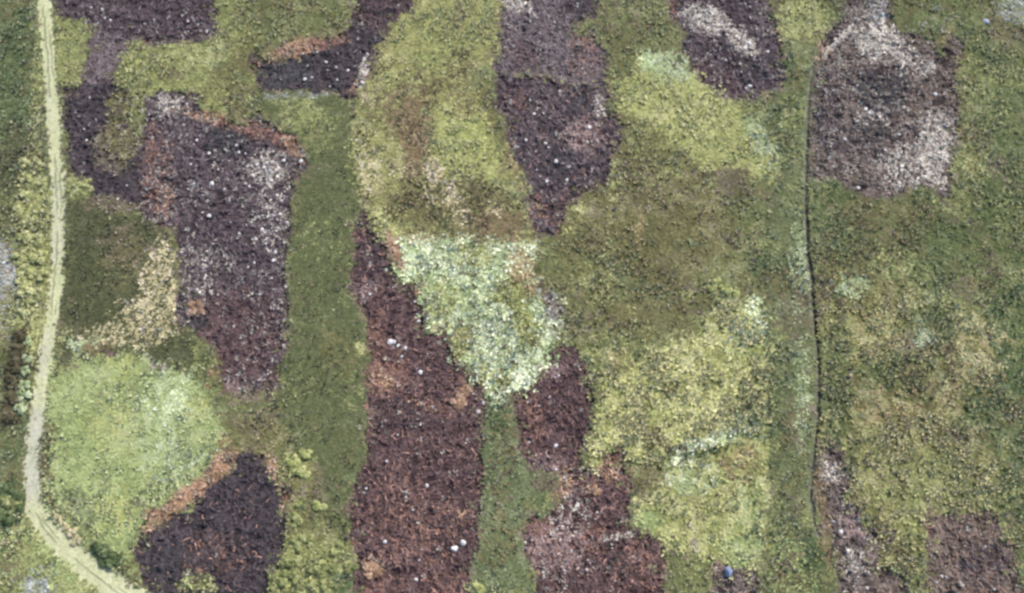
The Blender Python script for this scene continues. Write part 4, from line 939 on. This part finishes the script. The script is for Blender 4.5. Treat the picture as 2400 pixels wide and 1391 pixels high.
row([(58,385,11),(96,392,10),(60,420,12),(100,432,10),(66,462,15),(45,500,14),(92,496,14),(68,520,16),(60,560,15),(92,566,14),(50,604,15),(92,606,15),(62,640,16),(94,648,13),(55,684,15),(84,694,15),(62,726,14),(52,660,12)],
    'pale_bush', 'hedge', 'pale yellow-green bush', 'left of the upper track', 'bush', 'pale bushes left of the track')
row([(64,800,9),(66,842,9),(62,872,10),(60,905,11),(58,930,12),(52,958,12)], 'sage_bush', 'sagey', 'grey-green bush', 'on the left rim of the lower track', 'bush', 'grey-green bushes at the track rim')
row([(48,790,13),(40,822,15),(38,858,15),(30,896,16),(26,938,16),(24,985,15)], 'dark_bush', 'shade_scrub', 'dark brownish bush', 'in the scrub strip by the track', 'bush', 'dark bushes left of the track')  # bushes whose dark tone includes the shadow painted over the strip
row([(12,1155,17),(38,1160,15),(52,1186,11),(12,1215,17),(34,1222,13)], 'dark_green_bush', 'dkgrn', 'dark green bush', 'at the left edge by the track bend', 'bush', 'dark green bushes at the left edge')
bush('dark_green_bush', 'meadow', 26, 1186, 17, 'mid-green bush standing among the dark bushes at the left edge', 'bush')
row([(237,1295,14),(252,1312,15),(268,1318,13)], 'dark_green_bush', 'dkgrn', 'dark green bush', 'at the light green meadow tip', 'bush', 'dark bushes at the meadow tip')
row([(126,1207,6),(138,1217,7),(147,1227,6),(154,1237,7),(168,1249,9),(181,1268,9)], 'cream_tuft', 'cream', 'small cream flowering tuft', 'on the right rim of the track bend', 'tuft', 'cream tufts along the track bend')
row([(168,452,9),(182,440,12),(200,432,11),(210,444,8)], 'lime_bush', 'hedge', 'light green bush', 'jutting into the dark patch by the track', 'bush', 'bushes right of the track')
row([(717,1067,11),(690,1085,12),(702,1100,12),(716,1112,9),(690,1110,8)], 'lime_bush', 'lime', 'lime green bush', 'beside the very dark patch', 'bush', 'lime bushes beside the very dark patch')
bush('lime_bush', 'lime', 748, 1182, 12, 'brightest lime bush, alone on the dark green strip', 'bush')
row([(706,1182,9),(692,1222,11),(700,1272,13),(718,1270,12),(790,1288,12),(686,1328,15),(735,1325,14),(762,1335,14),(660,1358,12),(745,1374,15),(764,1380,11),(708,1384,11),(820,1330,10),(640,1385,10),(700,1350,12)],
    'yellow_green_bush', 'meadow', 'yellow-green bush', 'in the thicket at the bottom edge', 'bush', 'yellow-green bushes at the bottom edge')
row([(1664,676,9),(1682,668,11),(1702,680,11),(1724,692,9),(1690,712,9)], 'lime_bush', 'lime', 'lime green bush', 'at the top corner of the clumpy yellow patch', 'bush', 'lime bushes at the yellow patch')
bush('lime_bush', 'lime', 1543, 1066, 11, 'small lime bush below the clumpy yellow patch', 'bush')
bush('green_bush', 'lime', 1120, 1386, 11, 'bright green bush at the bottom edge right of the long reddish patch', 'bush')
bush('orange_tussock', 'orange', 1076, 942, 13, 'large orange tussock near the right edge of the long reddish patch', 'tussock', hgt=.7)
bush('orange_tussock', 'orange', 1092, 915, 10, 'rust tussock just above the large orange one on the long reddish patch', 'tussock', hgt=.7)
bush('orange_tussock', 'orange', 457, 722, 14, 'orange tussock alone at the left rim of the stone-strewn dark patch', 'tussock', hgt=.7)
bush('orange_tussock', 'orange', 872, 1336, 13, 'orange tussock at the lower left of the long reddish patch', 'tussock', hgt=.7)
bush('orange_tussock', 'orange', 1397, 1148, 10, 'orange tussock at the top of the pink-flecked brown patch', 'tussock', hgt=.7)
